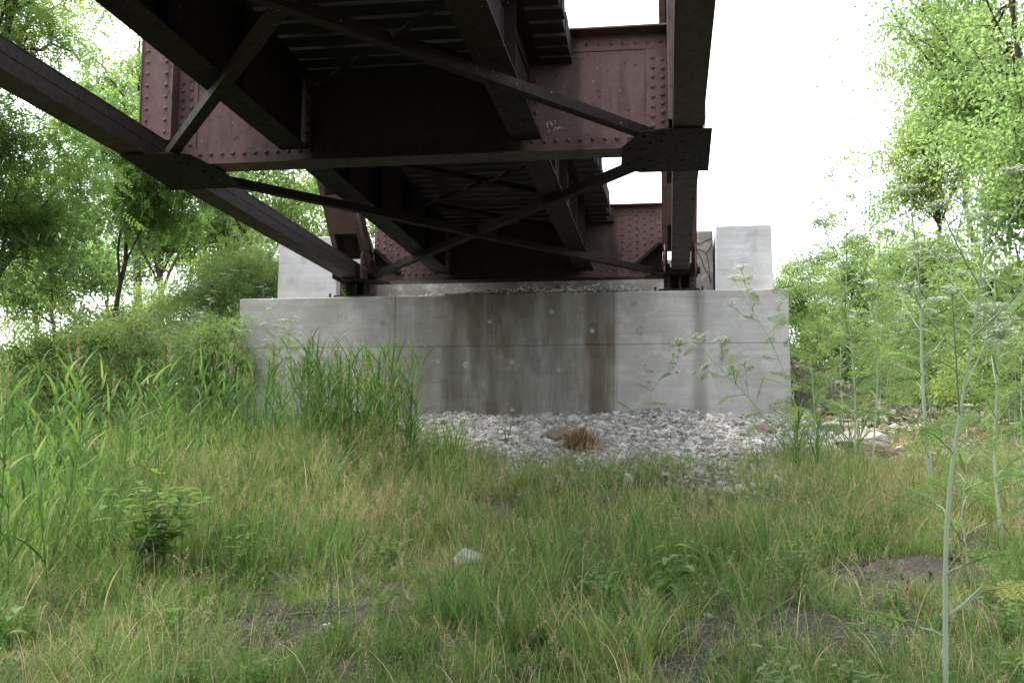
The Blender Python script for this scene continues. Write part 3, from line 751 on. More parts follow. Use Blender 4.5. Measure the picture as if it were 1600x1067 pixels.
# ------------------------------------------------------------------ trees
def bez(a, b, c, n=7):
    t = np.linspace(0, 1, n)[:, None]; return (1-t)**2*a+2*t*(1-t)*b+t*t*c
def rdir(n, zmin=-1., zmax=1.):
    z = R_.uniform(zmin, zmax, n); a = R_.uniform(0, 2*PI, n); r = np.sqrt(1-z*z)
    return np.stack([r*np.cos(a), r*np.sin(a), z], -1)
def tree(name, label, base, crown_c, crown_r, mat, n_limb=14, n_spray=110, per=60, leaf=(.09, .04), compound=False, trunk_r=.13, droop=.35, tone=.5, spray_r=.42, group=None, cat='tree', bark=None, trunk_name='trunk', shell=.5):
    global R_
    keep, R_ = R_, np.random.default_rng(zlib.crc32(label.encode()))
    base = np.array(base, float); cc = np.array(crown_c, float); cr = np.array(crown_r, float)
    root = thing(name, base, label, cat, group)
    tm = MB()
    top = cc+np.array([0, 0, cr[2]*.55]); midp = base*.45+cc*.55+np.array([R_.uniform(-.4, .4), R_.uniform(-.3, .3), 0])*min(1, cr[0]*.4)
    base_u = base-np.array([0, 0, .25])
    path = bez(base_u, midp+(midp-(base_u+top)/2)*.5, top, 14); path[1:-1] += R_.normal(0, .03*cr[0]*.4, (12, 3))
    tube(tm, path, np.linspace(trunk_r, trunk_r*.18, 14), 8)
    cent = []
    for i in range(n_limb):
        t = R_.uniform(.48, .95); k = int(t*13); s = path[k]
        e = cc+cr*rdir(1, -.75, .95)[0]*R_.uniform(.55, .98)
        m_ = (s+e)/2+np.array([0, 0, .18*np.linalg.norm(e-s)])+R_.normal(0, .12, 3)
        lp = bez(s, m_, e, 8); lp[1:-1] += R_.normal(0, .035, (6, 3)); r0 = trunk_r*R_.uniform(.28, .5)*(1-t*.5)
        tube(tm, lp, np.linspace(r0, .008, 8), 5)
        cent += [lp[-1], lp[-2], lp[-3]]
        for j in range(4):
            q0 = lp[R_.integers(2, 8)]; e2 = q0+rdir(1, -.3, .8)[0]*R_.uniform(.35, .9)*cr[0]*.38
            tp = bez(q0, (q0+e2)/2+np.array([0, 0, .12]), e2, 5); tube(tm, tp, np.linspace(max(r0*.35, .012), .005, 5), 4)
            cent += [e2, (q0+e2)/2]
    extra = max(0, n_spray-len(cent))
    if extra:
        dd = rdir(extra); rr = R_.uniform(shell**3, 1, extra)**(1/3)
        cent += list(cc+cr*dd*rr[:, None])
    cent = np.array(cent); n = len(cent)
    lm = MB()
    srad = R_.uniform(.55, 1.25, n)*spray_r
    pc = np.repeat(cent, per, 0); pr_ = np.repeat(srad, per)
    o_ = R_.standard_normal((len(pc), 3))*np.array([.62, .62, .34])*pr_[:, None]
    o_[:, 2] -= droop*(o_[:, 0]**2+o_[:, 1]**2)/np.maximum(pr_, .05)
    p = pc+o_
    st = np.clip(tone+R_.normal(0, .16, n), 0, 1)
    tint = np.clip(np.repeat(st, per)+R_.normal(0, .13, len(p)), 0, 1)
    d = unit(np.concatenate([o_[:, :2], np.zeros((len(p), 1))], 1)+R_.normal(0, .5, (len(p), 3))-np.array([0, 0, .35]))
    nr = unit(np.array([0, 0, 1.])+R_.normal(0, .55, (len(p), 3)))
    if compound:
        K = 6; L = R_.uniform(.16, .3, len(p)); s = unit(np.cross(d, nr))
        for k in range(K):
            for sg in (-1, 1):
                t = (k+.6)/K
                q = p+d*(L*t)[:, None]-np.array([0, 0, 1.])*(L*.28*t*t)[:, None]
                leaves(lm, q, s*sg+d*.45, nr, leaf[0]*R_.uniform(.8, 1.15, len(p))*(1-.35*abs(t-.5)), leaf[1], tint)
    else:
        leaves(lm, p, d, nr, leaf[0]*R_.uniform(.6, 1.25, len(p)), leaf[1]*R_.uniform(.7, 1.2, len(p)), tint)
    tm.build(trunk_name, bark or BARK, root, off=base); lm.build('crown' if cat == 'tree' else 'foliage', mat, root, off=base)
    R_ = keep
    return root
def gb(px, Y):
    p = at(px, 700, Y); return np.array([p[0], Y, float(terrain(p[0], Y))])
A = lambda px, py, Y: at(px, py, Y)
# left side
tree('tree', 'dark trunked locust tree leaning at the far left edge with drooping feathery leaves', gb(-6, 14.5), A(-20, 235, 14.5), (2.1, 1.8, 1.25), T_DARK, 16, 190, 26, (.07, .03), True, .12, .5, .5, .45)
tree('tree', 'leafy locust crown left of the bridge between the far left trunk and the bottom chord', gb(150, 17.5), A(225, 255, 17.5), (1.7, 1.6, 1.35), T_DARK, 13, 150, 26, (.075, .032), True, .07, .45, .6, .48)
tree('tree', 'slim dark tree standing behind the green bank, its bare lower trunk against the white sky', gb(243, 24), A(240, 305, 24), (2.3, 2.0, 1.4), T_MID, 13, 130, 75, (.14, .065), False, .13, .4, .3, .5)
tree('tree', 'second tree on the bank close to the left wing wall, seen below the bottom chord', gb(297, 25), A(385, 290, 25), (2.6, 2.2, 1.75), T_MID, 16, 190, 75, (.14, .065), False, .13, .4, .5, .55)
tree('tree', 'tall yellow green tree behind the left post of the near floor beam', gb(215, 29), A(215, 125, 29), (3.1, 2.5, 2.3), T_YEL, 16, 170, 80, (.16, .075), False, .17, .4, .35, .6)
tree('tree', 'tallest tree at upper left, its bright leafy boughs hanging into the top corner', gb(-190, 13.5), A(40, -40, 13), (2.1, 1.8, 1.0), T_MID, 16, 150, 22, (.06, .026), True, .16, .5, .7, .4)
tree('tree', 'distant tree seen between the near floor beam and left bottom chord', gb(520, 34), A(500, 300, 34), (2.6, 2.5, 2.3), T_MID, 14, 120, 60, (.15, .07), False, .14, .4, .8, .65)
tree('tree', 'low dark tree filling the gap below the far left locust', gb(95, 19), A(70, 385, 19), (1.7, 1.5, 1.25), T_DARK, 12, 95, 70, (.11, .05), False, .06, .4, .45, .38)
tree('tree', 'pale far tree low behind the far left trunk', gb(70, 33), A(60, 430, 33), (2.6, 2, 1.7), T_MID, 12, 110, 60, (.17, .075), False, .1, .4, .8, .6)
tree('tree', 'pale far tree closing the gap left of the slim dark tree', gb(175, 36), A(165, 395, 36), (2.2, 2, 1.9), T_YEL, 12, 95, 60, (.17, .075), False, .1, .4, .25, .6)
tree('tree', 'pale far tree between the two slim trunks on the bank', gb(330, 38), A(330, 385, 38), (2.6, 2, 1.6), T_MID, 12, 100, 60, (.17, .075), False, .1, .4, .85, .6)
# right side
tree('tree', 'tall willow leaved tree filling the upper right edge of the picture', gb(1640, 20), A(1585, 90, 20), (2.75, 2.4, 3.2), T_YEL, 22, 260, 90, (.13, .04), False, .16, .5, .35, .5)
tree('tree', 'slender tree with loose open boughs left of the tall willow leaved tree', gb(1490, 23), A(1478, 200, 23), (1.65, 1.5, 2.7), T_YEL, 18, 170, 85, (.13, .042), False, .09, .5, .62, .42)
tree('tree', 'broad leaved yellow green tree draped in vines at the right edge', gb(1660, 15.5), A(1625, 250, 15.5), (1.4, 1.5, 2.7), T_YEL, 20, 190, 75, (.085, .055), False, .11, .5, .3, .42)
tree('tree', 'low round tree behind the hemlocks in the middle of the right bank', gb(1440, 21), A(1455, 425, 21), (1.35, 1.3, 1.1), T_YEL, 13, 110, 75, (.10, .05), False, .08, .4, .45, .4)
tree('tree', 'small tree at the lower right with dark gaps in its crown', gb(1600, 18), A(1590, 450, 18), (1.4, 1.3, 1.25), T_MID, 14, 130, 75, (.10, .055), False, .09, .4, .6, .38)
tree('tree', 'thin leaning tree whose top sprays stick out into the white sky at upper right', gb(1560, 26), A(1465, 40, 26), (1.5, 1.5, 1.6), T_MID, 14, 80, 60, (.13, .045), False, .1, .5, .6, .4)
# bushes
def bush(label, px, Y, top, rx, rz, mat, tone=.5, leaf=(.07, .03), ns=60, per=70, group=None, spray=.3):
    b = gb(px, Y); ht = max(A(px, top, Y)[2]-b[2], .5); rz2 = ht*.5; ns = int(ns*max(1, rz2/rz)**.7)
    return tree('bush', label, b, (b[0], Y, b[2]+ht*.47), (rx, rx, rz2), mat, 9, ns, per, leaf, False, .03, .3, tone, spray, group, 'bush', None, 'stem', .2)
bush('bright yellow green bush at the corner right of the wing wall', 1262, 20.5, 385, .75, 1.25, T_YEL, .32, (.07, .03), 120, 120)
bush('taller pale bush rising behind the bright bush on the right bank', 1325, 22.5, 312, .95, 1.7, T_YEL, .35, (.085, .03), 120, 110)
bush('wide pale green bush in the middle of the right bank', 1400, 20, 440, 1.2, 1.1, T_YEL, .35, (.075, .03), 130, 110)
bush('pale green bush low on the right bank close to the wall end', 1300, 19.4, 470, .8, .6, T_YEL, .5, (.06, .028), 90, 100)
bush('yellow green bush behind the forked hemlock stem', 1480, 18.5, 470, 1.1, .8, T_YEL, .4, (.065, .03), 110, 110)
bush('green bush at the right edge below the small tree', 1610, 14.5, 500, 1.1, .95, T_MID, .75, (.07, .035), 120, 110)
bush('tall loose pale green bush between the low round tree and the wall end', 1385, 24, 300, 1.1, 1.7, T_YEL, .35, (.09, .03), 110, 100)
bush('far green bush closing the gap at the right edge', 1540, 22, 430, 1.7, 1.4, T_YEL, .3, (.1, .045), 110, 110)
bush('bright grassy green bush against the left wing wall', 400, 18.3, 336, 1.0, 1.4, T_YEL, .6, (.08, .012), 170, 190, None, .32)
bush('grey green bush on the crest of the left bank under the slim tree', 262, 19.5, 418, 1.2, .95, T_YEL, .65, (.065, .02), 140, 150)
bush('green bush at the back of the left bank under the dark low tree', 160, 19.5, 425, 1.5, .9, T_YEL, .55, (.075, .032), 120, 120)
bush('green bush low on the left bank', 190, 16.5, 462, 1.0, .75, T_YEL, .6, (.065, .03), 120, 110)
bush('leafy green bush between the left bank and the near reeds', 100, 15, 478, 1.0, .65, T_YEL, .6, (.065, .03), 120, 110)
bush('low green bush at the left end of the concrete wall', 318, 15.8, 480, .75, .65, T_YEL, .3, (.055, .016), 120, 150)
bush('pale bush halfway up the left bank beside the wing wall', 335, 17.6, 372, 1.05, .95, T_YEL, .3, (.065, .014), 150, 180)
bush('small green bush at the foot of the far left trunk', 30, 16.5, 492, .9, .6, T_YEL, .4, (.065, .03), 90, 90)

# ------------------------------------------------------------------ poison hemlock
def frond(mb, p, d, L, tone=.5, K=9):
    """feathery leaf: midrib, side ribs and lobes"""
    d = unit(np.array(d, float)); up = np.array([0, 0, 1.])
    s = unit(np.cross(d, up)); n_ = np.cross(s, d)
    ro = R_.normal(0, .8); s, n_ = s*math.cos(ro)+n_*math.sin(ro), n_*math.cos(ro)-s*math.sin(ro)
    t = np.linspace(0, 1, 8)[:, None]
    rib = np.array(p)+d*L*t-up*L*R_.uniform(.08, .4)*t**2+s*L*R_.normal(0, .12)*t**2
    tube(mb, rib, np.linspace(.004, .0015, 8), 4, tone)
    P, D, LL = [], [], []
    for k in range(K):
        tt = .22+.76*k/K; i = tt*7; a = rib[int(i)]+(rib[min(int(i)+1, 7)]-rib[int(i)])*(i-int(i))
        pl = L*.46*(1-tt)**.8*R_.uniform(.8, 1.1)
        for sg in (-1, 1):
            dd = unit(s*sg+d*.55+R_.normal(0, .1, 3)); m_ = max(3, int(pl/.018))
            for j in range(m_):
                u = (j+.7)/m_; q = a+dd*pl*u-up*pl*R_.uniform(.0, .35)*u*u
                s2 = unit(np.cross(dd, n_))
                for g2 in (-1, 1):
                    P.append(q); D.append(dd*.6+s2*g2+R_.normal(0, .15, 3)); LL.append(.042*min(1, .2+L*2)*(1-.5*u))
    P, D, LL = np.array(P), np.array(D), np.array(LL)
    leaves(mb, P, D, n_+R_.normal(0, .3, (len(P), 3)), LL*R_.uniform(.8, 1.3, len(P)), LL*.36, np.clip(tone+R_.normal(0, .18, len(P)), 0, 1))
def umbel(ms, mf, p, d, r):
    d = unit(np.array(d, float)); a = unit(np.cross(d, (.3, .8, .1))); b = np.cross(d, a); K = R_.integers(9, 14)
    for k in range(K):
        th = 2*PI*k/K+R_.uniform(-.2, .2); rr = r*(R_.uniform(.75, 1) if k % 3 else R_.uniform(.2, .5))
        e = np.array(p)+d*r*.62+(a*math.cos(th)+b*math.sin(th))*rr-d*rr*.12
        tube(ms, [p, (np.array(p)+e)/2+d*r*.06, e], .0018, 3, .4)
        M_ = 9; q = e+R_.standard_normal((M_, 3))*np.array([.012, .012, .004])*(r/.08)
        leaves(mf, q, rdir(M_, -.2, .2), np.broadcast_to([0, 0, 1.], (M_, 3))+R_.normal(0, .3, (M_, 3)), .014, .012, R_.random(M_))
def hemlock(label, h, seed, n_leaf=9, n_br=6, bend=.12, rad=.017, fork=.55, leaf_l=.42, yellow=False, group=None, umb=.068):
    global R_
    keep, R_ = R_, np.random.default_rng(seed)
    root = thing('hemlock_plant', (0, 0, 0), label, 'plant', group)
    t = np.linspace(0, 1, 12); a0 = R_.uniform(0, 6.28)
    path = np.stack([bend*h*t**1.7+.015*np.sin(t*9+a0), .02*np.sin(t*7+a0*2), h*t-.05*(t == 0)], -1)
    sm = MB(); tube(sm, path, rad*(1-t*.72), 7, np.clip(.75-.5*t[1:].repeat(7).reshape(-1), 0, 1))
    def pt(u):
        i = u*11; k = min(int(i), 10); return path[k]+(path[k+1]-path[k])*(i-k)
    ga = a0
    fl = []
    for k in range(n_leaf):
        u = .16+.72*k/n_leaf; ga += 2.4+R_.uniform(-.4, .4); L = leaf_l*(1.15-.55*u)*R_.uniform(.8, 1.15)
        q = MB(); d = (math.cos(ga), math.sin(ga), R_.uniform(.35, .8)); p = pt(u); e = p+unit(np.array(d))*L*.35
        tube(sm, [p, (p+e)/2+np.array([0, 0, .01]), e], [.0055, .0045, .004], 5, .4)
        frond(q, e, d, L, R_.uniform(.3, .7)); fl.append((q, G_HEM))
    um = [(path[-1], (0, 0, 1.))]
    for k in range(n_br):
        u = fork+(.97-fork)*k/max(n_br, 1); ga += 2.2+R_.uniform(-.5, .5); L = h*.3*R_.uniform(.6, 1.1)*(1.2-.5*u)
        d = np.array([math.cos(ga), math.sin(ga), R_.uniform(.7, 1.5)]); d = d/np.linalg.norm(d); p = pt(u)
        e = p+d*L+np.array([0, 0, .1*L]); m_ = p+d*L*.55-np.array([0, 0, .03*L])
        bp = bez(p, m_, e, 6); tube(sm, bp, np.linspace(rad*.42*(1.1-.4*u), .003, 6), 5, .3)
        um.append((e, d+np.array([0, 0, 1.2])))
        for j in (2, 4):
            q = MB(); d2 = unit(d*.4+rdir(1, -.1, .6)[0]); frond(q, bp[j], d2, leaf_l*.5*R_.uniform(.7, 1.1), R_.uniform(.4, .8), 6); fl.append((q, G_HEM))
        if R_.random() < .6:
            e2 = bp[3]+unit(d+rdir(1, -.2, .6)[0]*.8)*L*.4; tube(sm, [bp[3], e2], [.003, .0022], 4, .3); um.append((e2, (0, 0, 1.)))
    if yellow:
        for ang in (.2, -.55):
            q = MB(); p = pt(.2); d = np.array([math.cos(ang), -.1, .75]); e = p+unit(d)*.2; tube(sm, [p, (p+e)/2-np.array([0, 0, .01]), e], [.007, .006, .005], 5, .5)
            frond(q, e, (math.cos(ang), math.sin(ang), .12), .34, .6, 7); fl.append((q, G_HEMY))
    sm.build('stem', G_STEM, root)
    for q, mt in fl:
        o = q.build('leaf', mt, root)
        if mt is G_HEMY: o['label'] = 'yellowing lower leaf'
    for p, d in um:
        ms, mf = MB(), MB(); umbel(ms, mf, np.array(p), d, umb*R_.uniform(.75, 1.25)); o = ms.build('flower_head', G_STEM, root); mf.build('florets', G_FLOW, o)
    R_ = keep
    return root
def put(o, px, Y, toppy, h, rz=0., tilt=(0, 0), py=None):
    b = gb(px, Y); o.location = b; zt_ = A(px, toppy, Y)[2]; s = (zt_-b[2])/h
    o.scale = (s,)*3; o.rotation_euler = (tilt[0], tilt[1], rz); return o
H1 = put(hemlock('tallest hemlock plant in the right foreground, thick pale stem with a yellowing lower leaf', 2.2, 11, 6, 7, .13, .0135, .6, .3, True), 1457, 4.95, 345, 2.2)
H2 = put(hemlock('hemlock plant with a pale grey green forked stem behind the nearest tall hemlock', 2.3, 12, 14, 5, -.02, .016, .45, .45), 1450, 9.6, 300, 2.3)
H3 = put(hemlock('thin straight hemlock plant nearest the right end of the wall', 2.4, 13, 20, 5, .0, .0085, .7, .42), 1272, 11.6, 395, 2.4)
H4 = put(hemlock('tallest slender hemlock plant rising above the right bank between two others', 2.6, 14, 22, 5, -.01, .0095, .7, .46), 1336, 11.4, 285, 2.6)
H5 = put(hemlock('slightly curved hemlock plant with sparse leaves right of the tallest slender one', 2.4, 15, 15, 6, .06, .0085, .55, .42), 1366, 11.0, 330, 2.4)
H6 = put(hemlock('hemlock plant leaning left across the right end of the wall', 1.5, 16, 8, 6, -.05, .0075, .5, .27), 1246, 12.3, 560, 1.5, 0, (0, -.62))
H6.scale = (1.18,)*3
H7 = put(hemlock('small flowering hemlock plant leaning right in front of the middle of the wall', 1.5, 17, 6, 4, .25, .007, .5, .24, umb=.045), 968, 13.6, 560, 1.5, 0, (0, .38))
H7.scale = (1.0,)*3
H8 = put(hemlock('hemlock plant with low forked pale branches at the right edge of the picture', 1.9, 18, 14, 5, .03, .012, .4, .42), 1556, 8.4, 395, 1.9)
H9 = put(hemlock('hemlock plant reaching left past the upper right corner of the wall', 1.7, 19, 9, 4, -.2, .007, .6, .28), 1262, 14.2, 420, 1.7, 0, (0, -.2))
H10 = put(hemlock('low young hemlock plant without flowers beside the right edge stems', 1.0, 20, 13, 0, .05, .006, .9, .38), 1500, 7.4, 640, 1.0)
g_ = 'hemlock thicket on the right bank'
for k in range(28):
    src = (H2, H3, H4, H5, H8, H8)[k % 6]; px = R_.uniform(1300, 1690); Y = R_.uniform(15.8, 19.5)
    if px > 1500: Y -= 2.8
    b = gb(px, Y)
    dup(src, b, R_.uniform(0, 6.28), R_.uniform(.62, .95), 'feathery hemlock plant with flat white flower heads in the thicket on the right bank', g_, (R_.uniform(-.12, .12), R_.uniform(-.12, .12)))
g_ = 'hemlock plants on the left bank'
for k in range(66):
    src = (H3, H4, H5, H4)[k % 4]; px = R_.uniform(170, 470); Y = R_.uniform(14.2, 19.5)
    b = gb(px, Y)
    if b[0] > X_L-.3 and Y > 15.2: continue
    if k >= 46: px = R_.uniform(290, 440); Y = R_.uniform(16.5, 18.6); b = gb(px, Y)
    dup(src, b, R_.uniform(0, 6.28), R_.uniform(.42, .72)+(.18 if k >= 46 else 0), 'pale feathery hemlock plant among the weeds on the left bank', g_, (R_.uniform(-.15, .15), R_.uniform(-.15, .15)))
g_ = 'young ferny hemlock plants at the right foot of the wall'
for px, Y, s in ((1222, 13.8, .5), (1262, 12.8, .5), (1240, 12.0, .45), (1345, 12.2, .45), (1530, 9.2, .6), (1590, 8.6, .8), (1490, 12, .6)):
    dup(H10, gb(px, Y), R_.uniform(0, 6.28), s, 'young ferny hemlock plant without flowers near the right foot of the wall', g_)

# ------------------------------------------------------------------ reeds
def reed(h, seed, group, label, head=True, wide=.02):
    global R_
    keep, R_ = R_, np.random.default_rng(seed)
    root = thing('reed_plant', (0, 0, 0), label, 'reed', group)
    lean = R_.uniform(-.08, .08); t = np.linspace(0, 1, 7)
    path = np.stack([lean*h*t**1.5, .04*h*np.sin(t*2+seed)*t, h*t-.04*(t == 0)], -1)
    q = MB(); tube(q, path, .0042*(1-.6*t), 5, .6); q.build('stem', G_REED, root)
    n = 12; u = np.linspace(.08, .95, n); base = np.stack([np.interp(u, t, path[:, i]) for i in range(3)], -1)
    az = (np.arange(n) % 2)*PI+R_.uniform(0, 6.28)+R_.normal(0, .45, n)
    q = MB(); strips(q, base, az, R_.uniform(.26, .5, n)*(1.1-.3*u), R_.uniform(.25, .55, n), R_.uniform(.5, 1.5, n), np.full(n, wide)*R_.uniform(.8, 1.2, n), 7, np.clip(R_.normal(.5, .25, n), 0, 1), .8)
    q.build('foliage', G_REED, root)
    if head:
        q = MB(); k = 70; zz = R_.random(k); p = path[-1]+np.stack([R_.normal(0, .009, k)*(1.2-zz), R_.normal(0, .009, k)*(1.2-zz), zz*.17-.03], -1)
        tube(q, [path[-1]-np.array([0, 0, .03]), path[-1]+np.array([.01, 0, .15])], [.002, .001], 4, .5)
        leaves(q, p, rdir(k, .5, 1), rdir(k, -.2, .2), .018, .006, R_.random(k)); q.build('seed_head', G_SEED, root)
    R_ = keep; return root
def reed_patch(spots, label, group, h, wide, seeds, heads):
    pr = [reed(h, s, group, label, hd, wide) for s, hd in zip(seeds, heads)]
    for i_, (x, y) in enumerate(spots):
        z = float(terrain(x, y)); s = R_.uniform(.72, 1.12); rz = R_.uniform(0, 6.28); tl = (R_.normal(0, .09), R_.normal(0, .09))
        if i_ < len(pr):
            o = pr[i_]; o.location = (x, y, z); o.rotation_euler = (*tl, rz); o.scale = (s,)*3
        else: dup(pr[i_ % len(pr)], (x, y, z), rz, s, None, None, tl)
def spots(n, pxa, pxb, Ya, Yb):
    r = []
    for _ in range(n):
        Y = R_.uniform(Ya, Yb); r.append((float(at(R_.uniform(pxa, pxb), 700, Y)[0]), Y))
    return r
reed_patch([p for p in spots(92, -170, 225, 6.0, 10.5) if not (p[1] < 8.2 and p[0] > float(at(150, 700, p[1])[0]))], 'tall broad bladed reed plant in the dense dark stand along the left edge', 'reeds along the left edge', 1.28, .026, range(50, 57), (0, 0, 1, 0, 0, 1, 0))
reed_patch(spots(125, 470, 648, 10.9, 12.5), 'blue green reed plant in the dense clump before the left half of the wall', 'reed clump in front of the wall', 1.2, .02, range(60, 66), (0, 1, 0, 0, 1, 0))
reed_patch(spots(46, 330, 520, 10.6, 12.8), 'taller sparse reed plant at the lower left corner of the wall', 'reeds at the lower left corner of the wall', 1.36, .019, range(70, 75), (1, 1, 0, 1, 0))
reed_patch(spots(48, 190, 420, 9.0, 13.5), 'scattered reed plant in front of the left bank', 'reeds before the left bank', 1.25, .02, range(80, 85), (0, 1, 0, 1, 0))
reed_patch(spots(18, 1215, 1340, 11, 12.2), 'bright green reed plant in the tuft below the slender hemlock stems', 'reed tuft below the hemlocks', .62, .016, range(90, 95), (0, 0, 0, 1, 0))

# ------------------------------------------------------------------ broad leaved weeds
def weed(label, px, Y, h, nst, L, w, seed, mat=None, spread=.5, tone=.5, name='broadleaf_weed', cat='weed', pairs=5, droop=.6):
    global R_
    keep, R_ = R_, np.random.default_rng(seed)
    b = gb(px, Y); root = thing(name, b, label, cat)
    for s_ in range(nst):
        sm, lm = MB(), MB(); a = R_.uniform(0, 6.28); hh = h*R_.uniform(.7, 1.1); sp = spread*h*R_.uniform(.2, 1)*(s_ > 0)
        e = np.array([math.cos(a)*sp, math.sin(a)*sp, hh]); bp = bez(np.array([0, 0, -.03]), e*np.array([.3, .3, .55]), e, 8)
        tube(sm, bp, np.linspace(.003+.006*h*(nst < 8), .002, 8), 5, .6)
        for k in range(pairs):
            u = .3+.7*k/(pairs-1 or 1); i = u*7; j = min(int(i), 6); p = bp[j]+(bp[j+1]-bp[j])*(i-j); a2 = k*PI/2+R_.uniform(-.4, .4)+a
            dd = np.array([[math.cos(a2+g), math.sin(a2+g), R_.uniform(.1, .6)] for g in (0, PI)])
            pd = np.stack([p, p])+unit(dd)*L*.15
            for z_ in pd: tube(sm, [p, z_], .002, 3, .4)
            big_leaves(lm, pd, dd, L*R_.uniform(.75, 1.15, 2)*(1.1-.35*u), w*R_.uniform(.8, 1.15, 2)*(1.1-.35*u), np.clip(tone+R_.normal(0, .2, 2), 0, 1), droop)
        st_ = sm.build('stem', G_WEED, root, off=(0, 0, 0)); lm.build('foliage', mat or G_WEED, root)
    R_ = keep; return root
weed('bushy broad leaved weed with oval leaves left of centre in front of the reeds', 242, 6.9, .62, 13, .17, .095, 101, spread=.62, tone=.85)
weed('pale young weed with a rosette of leaves standing on the grass below the gravel', 1040, 8.2, .34, 2, .13, .06, 102, spread=.2, tone=.85, pairs=4)
weed('broad leaved weed with hanging oval leaves below the pale young weed', 1045, 6.6, .3, 3, .15, .08, 103, spread=.5, tone=.7, pairs=4, droop=1.2)
weed('lance leaved seedling at the base of the nearest hemlock stem', 1443, 4.75, .1, 2, .2, .045, 104, spread=.3, tone=.7, pairs=3, droop=.7)
weed('grey green small leaved weed in the mid right foreground', 1243, 6.7, .34, 11, .07, .024, 105, spread=1.1, tone=.7, pairs=9)
weed('light green weed at lower right centre beside the fallen branch', 945, 6.2, .22, 4, .08, .035, 106, spread=.6, tone=.85, pairs=4)
weed('small leafy weed at the left edge of the mud patch', 640, 5.3, .14, 4, .07, .03, 107, spread=.9, tone=.5, pairs=4)
weed('leafy weed at the bottom right corner', 1590, 5.2, .2, 6, .08, .035, 108, spread=.9, tone=.5, pairs=4)
weed('small green weed sprouting from the gravel against the wall foot', 1097, 15.4, .16, 5, .07, .03, 109, spread=.7, tone=.8, pairs=4)
weed('low leafy weed growing on the gravel left of the dead grass ball', 790, 13.2, .42, 4, .06, .03, 110, spread=.4, tone=.4, pairs=6)
o = weed('green weed with small white flowers on the bridge seat by the left bearing', 545, 16.35, .24, 5, .07, .04, 111, spread=.7, tone=.8, pairs=4)
o.location = (float(at(540, 450, 16.4)[0]), 16.4, Z_SEAT)

WP = [weed('small broad leaved weed scattered in the foreground grass', 600+200*k_, 6.+.6*k_, (.2, .28, .16)[k_], (4, 3, 6)[k_], (.08, .11, .06)[k_], (.035, .05, .03)[k_], 120+k_, spread=.7, tone=.65, pairs=(5, 4, 5)[k_]) for k_ in range(3)]
for o in WP: o['group'] = 'small weeds in the foreground grass'
for k in range(44):
    px = R_.uniform(-30, 1620); Y = 4.6+7*R_.random()**1.5
    b_ = gb(px, Y)
    if Y > 11 and px > 600: continue
    dup(WP[k % 3], b_, R_.uniform(0, 6.28), R_.uniform(.6, 1.3), None, None, (R_.normal(0, .12), R_.normal(0, .12)))
# ------------------------------------------------------------------ dead grass ball, branches
p0 = gb(907, 13.0); n = 1300
cl = thing('dead_grass_clump', p0, 'brown ball of dead dry grass lying on the gravel in front of the boulder', 'dead grass')
m, nt, out = new_mat('dead brown grass'); a_ = N(nt, 'ShaderNodeAttribute', attribute_name='tint')
principled(nt, out, ramp(nt, a_.outputs['Fac'], [(0, (.08, .045, .02)), (.5, (.22, .12, .055)), (1, (.36, .25, .14))]), .9); BROWN = m
q = MB(); d = rdir(n, -.2, 1)
strips(q, d*np.array([.21, .18, .19])*R_.uniform(.3, 1, (n, 1))+np.array([0, 0, .08]), R_.uniform(0, 6.28, n), R_.uniform(.1, .28, n), R_.uniform(0, 1.6, n), R_.uniform(.5, 2.6, n), np.full(n, .007), 5, R_.random(n))
q.build('stalks', BROWN, cl)
def branch(label, a, b, r, name='fallen_branch', side=2):
    mid = (a+b)/2+np.array([.02, .03, .025]); bp = bez(a, mid, b, 9); bp[1:-1] += R_.normal(0, r*.9, (7, 3))
    q = MB(); tube(q, bp-a, np.linspace(r, r*.4, 9)*R_.uniform(.85, 1.15, 9), 7)
    for k in range(side):
        s = bp[R_.integers(2, 8)]-a; tube(q, [s, s+rdir(1, .1, .7)[0]*R_.uniform(.06, .2)], [r*.4, r*.15], 5)
    o = q.build(name, DEAD); o.location = a; tag(o, label, 'branch')
branch('grey fallen branch lying slantwise on the mud in the lower right foreground', gpt(1118, 1035)+np.array([0, 0, .02]), gpt(1262, 930)+np.array([0, 0, .07]), .012, side=5)
branch('thin dry stick lying level on the mud patch at bottom left', gpt(448, 965)+np.array([0, 0, .015]), gpt(592, 963)+np.array([0, 0, .02]), .008)
branch('shorter dry stick below the first one on the mud patch', gpt(470, 998)+np.array([0, 0, .012]), gpt(600, 993)+np.array([0, 0, .02]), .006, side=1)
branch('dead bare branch lying among rubble on the right bank', gb(1420, 13.5)+np.array([0, 0, .04]), gb(1530, 12.8)+np.array([0, 0, .2]), .014)

